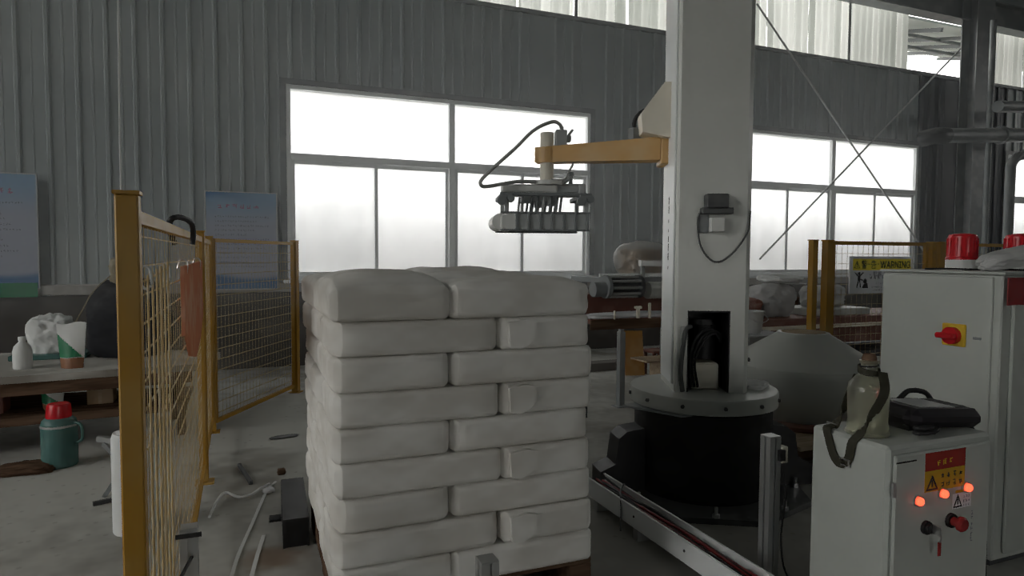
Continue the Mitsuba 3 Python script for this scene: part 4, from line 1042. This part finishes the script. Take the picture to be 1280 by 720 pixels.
single('board_prop', bar([4.2, 6.62, .0], [4.23, 6.6, .40], .03), 'm_wood_dark', 'short dark prop behind the orange brown board', 'prop')
k = thing('small_stool', 'small dark red stool standing behind the robot flange', 'stool')
part('seat', box(4.36, 4.62, 6.35, 6.6, .27, .30, .004), 'm_redbrown', k)
for xx, yy in ((4.38, 6.37), (4.57, 6.37), (4.38, 6.55), (4.57, 6.55)):
    part('leg', box(xx, xx + .03, yy, yy + .03, 0, .27), 'm_redbrown', k)
k = thing('wooden_trestle', 'small pale wooden crate with a diagonal strut behind the robot flange', 'crate')
part('box', box(3.22, 3.42, 4.55, 4.75, 0.36, .52, .004), 'm_wood_pale', k)
part('top', box(3.05, 3.5, 4.53, 4.78, .52, .535), 'm_wood_pale', k)
part('strut', bar([3.16, 4.6, .36], [3.46, 4.6, .52], .02), 'm_wood_pale', k)
for xx in (3.22, 3.4):
    part('leg', box(xx, xx + .03, 4.6, 4.65, 0, .36), 'm_wood_pale', k)
single('floor_channel', box(2.3, 4.4, 6.9, 7.1, 0, .10, .006), 'm_dado', 'low grey kerb on the floor behind the conveyor', 'kerb')

# machine bench and sacks behind the right fence
k = thing('red_machine', 'long red brown machine bed behind the fence panel with the warning sign', 'machine')
part('bed', box(4.75, 8.2, 5.5, 6.3, .42, .72, .01), 'm_redbrown', k)
part('edge', box(4.75, 8.2, 5.47, 5.5, .60, .64), 'm_cream', k, 'pale edge strip')
part('lower_beam', box(4.75, 8.2, 5.55, 6.2, .22, .30, .006), 'm_steel_dark', k)
for xx in (4.85, 6.3, 8.0):
    part('leg', box(xx, xx + .08, 5.6, 6.2, 0, .42), 'm_steel_dark', k)
part('cover', box(6.0, 6.9, 5.6, 6.2, .72, .80, .01), 'm_machine_white', k)
single('sack', place(pillow(.22, .24, .13, 21, .2), 5.12, 5.85, .72), 'm_sack_red', 'reddish sack lying left on the red brown machine bed', 'sack', smooth=True)
single('sack', place(pillow(.24, .22, .21, 22, .22), 5.60, 5.85, .72), 'm_sack_grey', 'grey bundle under a white cloth on the machine bed', 'sack', smooth=True)
single('white_cloth', place(pillow(.22, .24, .05, 23, .25), 5.75, 5.86, 1.10, -15), 'm_white_plastic', 'white cloth draped on top of the grey bundle', 'cloth', smooth=True)
single('sack', place(pillow(.26, .2, .15, 24, .2), 6.45, 5.9, .80), 'm_sack_grey', 'pale grey sack on the machine bed behind the warning sign', 'sack', smooth=True)
single('folded_sheet', place(cat([box(-.22, .22, -.15, .15, .0, .05, .012), box(-.2, .2, -.14, .14, .05, .10, .012)]), 5.55, 6.55, .88, 10), 'm_white_plastic', 'folded white sheets on a brown cupboard before the window', 'sheets')
k = thing('brown_cupboard', 'low dark brown cupboard under the window behind the sacks', 'cupboard')
part('carcass', box(4.9, 6.6, 6.4, 6.85, .05, .86, .01), 'm_wood_dark', k)
part('worktop', box(4.86, 6.64, 6.36, 6.88, .86, .88), 'm_wood_dark', k)
part('plinth', box(4.95, 6.55, 6.45, 6.8, 0, .05), 'm_wood_dark', k)
k = thing('white_bucket', 'white plastic bucket on a crate behind the hopper, beside the robot column', 'bucket')
part('shell', lathe([(0, 0), (.095, 0), (.12, .20), (.126, .20), (.126, .215), (.115, .215), (.09, .01), (0, .01)], (4.55, 5.0, .66), 32), 'm_white_plastic', k, smooth=40)
part('handle', tube([(4.43, 5.0, .86), (4.45, 4.88, .80), (4.55, 4.865, .77), (4.65, 4.88, .80), (4.67, 5.0, .86)], .004, 6), 'm_chrome', k)
k = thing('grey_crate', 'grey crate under the white bucket behind the hopper', 'crate')
part('box', box(4.3, 4.85, 4.75, 5.25, .0, .66, .01), 'm_steel_grey', k)

# ---------------------------------------------------------------- workbench on the left
k = thing('workbench', 'long dusty workbench with a lower shelf along the left side', 'workbench')
top = Polygon([(-3.6, 5.12), (-.36, 5.50), (-.20, 6.10), (-.9, 6.62), (-3.6, 6.75)])
tm = trimesh.creation.extrude_polygon(top, .05, engine='earcut'); tm.apply_translation([0, 0, .51])
part('top', tm, 'm_bench', k)
part('front_rail', bar([-3.6, 5.155, .465], [-.38, 5.535, .465], .03, .09), 'm_wood_dark', k)
sh = trimesh.creation.extrude_polygon(Polygon([(-3.6, 5.2), (-.42, 5.57), (-.42, 6.2), (-3.6, 6.4)]), .03, engine='earcut'); sh.apply_translation([0, 0, .235])
part('shelf', sh, 'm_wood_dark', k)
part('shelf_rail', bar([-3.6, 5.19, .235], [-.42, 5.555, .235], .025, .06), 'm_wood_dark', k)
for xx, yy in ((-3.4, 5.26), (-1.9, 5.44), (-.5, 5.60), (-3.4, 6.3), (-1.9, 6.3), (-.6, 6.15)):
    part('leg', box(xx, xx + .06, yy, yy + .06, 0, .51), 'm_wood_dark', k)


def pouch(x, y, z, w, h, deg, label, seed):
    k = thing('pouch', label, 'pouch')
    n = 36
    us, vs = np.meshgrid(np.linspace(-1, 1, 33), np.linspace(0, 1, n), indexing='ij')
    th = .035 * np.cos(us * np.pi / 2) * (1 - vs) ** .6 + .003
    wd = w / 2 * (0.78 + .28 * vs)
    def surf(sgn):
        return np.stack([us * wd, sgn * th, vs * h * (1 + .03 * np.sin(us * 3))], -1).reshape(-1, 3)
    i, j = np.meshgrid(np.arange(32), np.arange(n - 1), indexing='ij')
    q = np.stack([i * n + j, (i + 1) * n + j, (i + 1) * n + j + 1, i * n + j + 1], -1).reshape(-1, 4)
    f = np.vstack([q[:, [0, 1, 2]], q[:, [0, 2, 3]]])
    def sel(lo):
        return f
    A, B = surf(-1), surf(1)
    full = trimesh.Trimesh(np.vstack([A, B]), np.vstack([f, f[:, ::-1] + len(A)]), process=False)
    part('body', place(full, x, y, z, deg), 'm_white_plastic', k, smooth=True)
    def patch(test, m, nm, lab_):
        cu, cv = us.ravel(), vs.ravel()
        keep = [t for t in f if test(cu[t].mean(), cv[t].mean())]
        P = A.copy(); P[:, 1] -= .0015
        part(nm, place((lambda q: (q.remove_unreferenced_vertices(), q)[1])(trimesh.Trimesh(P, np.array(keep), process=False)), x, y, z, deg), m, k, lab_, True)
    patch(lambda u, v: v <= .225, 'm_brown', 'brown_base', 'brown bottom print')
    patch(lambda u, v: .24 <= v <= .78 - .28 * (u + 1) and v >= .22, 'm_green', 'green_band', 'green diagonal print')
    return k


pouch(-1.175, 5.63, .56, .19, .33, -12, 'white standing pouch with green diagonal print and brown base on the bench', 1)
pouch(-1.30, 5.62, .265, .17, .19, -20, 'white and green pouch leaning on the lower bench shelf behind the thermos', 2)
k = thing('white_bottle', 'small white plastic bottle on the bench left of the plastic bag', 'bottle')
part('body', lathe([(0, 0), (.055, 0), (.06, .01), (.06, .13), (.05, .165), (.022, .195), (.02, .21), (0, .21)], (-1.50, 5.72, .56), 28), 'm_white_plastic', k, smooth=40)
part('cap', lathe([(0, .205), (.024, .205), (.024, .232), (0, .234)], (-1.50, 5.72, .56), 20), 'm_white_plastic', k)
single('plastic_bag', place(pillow(.16, .13, .17, 31, .3), -1.45, 6.30, .60), 'm_white_plastic', 'tied white plastic bag standing on a dark folder on the bench', 'bag', smooth=True)
single('dark_folder', box(-1.70, -1.18, 6.12, 6.42, .56, .60, .006), 'm_teal', 'flat dark green folder under the white plastic bag', 'folder')
single('tarp_heap', place(pillow(.30, .22, .34, 41, .2), -.88, 6.20, .56), 'm_tarp', 'dark grey tarpaulin heap on the bench behind the nearest post', 'tarpaulin', smooth=True)
single('cloth_bundle', place(pillow(.10, .10, .14, 42, .3), -.92, 6.25, 1.14), 'm_beige_cloth', 'beige cloth bundle on top of the dark heap beside the nearest post', 'cloth', smooth=True)
single('cord', tube([(-1.0, 6.12, 1.22), (-1.10, 6.0, 1.10), (-1.16, 5.98, .98), (-1.24, 5.97, .80), (-1.27, 5.95, .58)], .005, 6), 'm_beige_cloth', 'thin pale cord slanting down from the beige cloth to the bench', 'cord')
for (xx, yy, w, h, lb, mt) in ((-1.02, 5.70, .17, .15, 'larger brown box on the lower bench shelf', 'm_cardboard'), (-.80, 5.72, .10, .13, 'smaller brown box at the right on the lower bench shelf', 'm_cardboard'), (-1.72, 5.60, .26, .12, 'dull red box on the lower bench shelf at the left edge', 'm_redbrown')):
    k = thing('carton', lb, 'box')
    part('box', box(xx - w / 2, xx + w / 2, yy, yy + .16, .265, .265 + h, .004), mt, k)
    part('tape', box(xx - .012, xx + .012, yy - .001, yy, .265, .265 + h), 'm_wood_pale', k)
k = thing('thermos', 'teal vacuum flask with a red lid standing on the floor before the bench', 'flask')
tx, ty = -1.145, 5.08
part('body', lathe([(0, 0), (.098, 0), (.103, .008), (.103, .28), (.095, .305), (.075, .322), (0, .322)], (tx, ty, 0), 36), 'm_teal', k, smooth=40)
part('lid', lathe([(0, .322), (.072, .322), (.074, .33), (.068, .40), (.06, .412), (0, .414)], (tx, ty, 0), 32), 'm_red', k, 'red lid', smooth=40)
part('handle', tube([(tx + .09, ty - .04, .29), (tx + .135, ty - .06, .27), (tx + .14, ty - .06, .18), (tx + .095, ty - .04, .15)], .010, 8), 'm_teal', k, smooth=50)
part('band', lathe([(.1035, .262), (.107, .264), (.107, .276), (.1035, .278)], (tx, ty, 0), 36), 'm_alu', k)
k = thing('white_drum', 'white plastic canister standing on the floor behind the nearest post', 'canister')
part('body', lathe([(0, 0), (.088, 0), (.094, .01), (.094, .48), (.085, .505), (.04, .515), (0, .515)], (-.535, 3.74, 0), 32), 'm_white_plastic', k, smooth=40)
part('cap', lathe([(0, .515), (.03, .515), (.03, .55), (0, .552)], (-.535, 3.74, 0), 20), 'm_cream', k)
k = thing('folding_trestle', 'grey metal folding stool frame left of the white canister', 'stool')
part('seat_bar', bar([-0.795, 4.35, .335], [-0.540, 4.28, .285], .035, .03), 'm_alu', k)
part('leg', bar([-0.765, 4.32, .0], [-0.585, 4.30, .29], .022, .022), 'm_steel_grey', k)
part('leg', bar([-0.525, 4.28, .0], [-0.765, 4.33, .31], .022, .022), 'm_steel_grey', k)
part('foot_bar', bar([-0.795, 4.18, .012], [-0.525, 4.28, .012], .022, .022), 'm_steel_dark', k)
single('debris_pile', place(pillow(.16, .10, .03, 51, .4), -1.32, 5.0, 0), 'm_wood_dark', 'low heap of dark sweepings on the floor left of the flask', 'debris', smooth=True)

# ---------------------------------------------------------------- loose things on the floor
def ribbon(pts, w, label, m='m_white_plastic'):
    p = [np.array([*q, .004]) for q in pts]
    return single('plastic_strip', strap(p, [1, 0, 0], w, .003), m, label, 'strip')
ribbon([(.16, 4.22), (.10, 4.05), (.02, 3.60), (-.05, 3.2), (-.10, 2.75), (-.14, 2.5)], .016, 'long white plastic strip running towards the camera on the floor right of the fence')
ribbon([(.07, 3.42), (.03, 3.15), (.0, 2.9), (-.02, 2.65)], .018, 'shorter white strip on the floor at the bottom, right of the long one')
single('twisted_film', tube([(-.19, 3.75, .012), (-.16, 3.95, .02), (-.12, 4.05, .03), (-.05, 3.98, .02), (.02, 4.0, .018), (.07, 4.08, .02), (.12, 4.14, .02)], .008, 8), 'm_white_plastic', 'twisted strand of white film on the floor by the fence foot', 'film', smooth=50)
single('white_scrap', place(pillow(.035, .03, .012, 61, .3, 3), .115, 4.06, 0), 'm_paper', 'small white scrap where the floor strips meet', 'scrap', smooth=True)
single('dark_stick', bar([-.05, 4.62, .012], [.02, 4.22, .012], .022, .02), 'm_steel_dark', 'short dark stick lying on the floor beside the strips', 'stick')
single('flat_scrap', place(pillow(.10, .04, .008, 62, .3, 3), .26, 5.24, 0, 10), 'm_steel_dark', 'flat dark scrap lying alone on the floor before the far post', 'scrap', smooth=True)
single('rust_lump', place(pillow(.025, .025, .02, 63, .3, 3), .20, 4.36, 0), 'm_wood_dark', 'small brown lump on the floor beyond the white strips', 'lump', smooth=True)

# ---------------------------------------------------------------- dust haze hanging before the windows
scene['dust_haze'] = mikit.ply(box(XL + .6, 9.0, 5.05, 8.52, 0.95, 5.80), None)
scene['dust_haze']['bsdf'] = {'type': 'null'}
scene['dust_haze']['interior'] = {'type': 'homogeneous', 'sigma_t': {'type': 'rgb', 'value': [0.04, 0.04, 0.04]}, 'albedo': {'type': 'rgb', 'value': [0.93, 0.95, 0.96]}, 'phase': {'type': 'hg', 'g': 0.3}}
labels['dust_haze'] = {'kind': 'stuff', 'label': 'thin dust haze hanging in the air before the back wall', 'category': 'haze'}
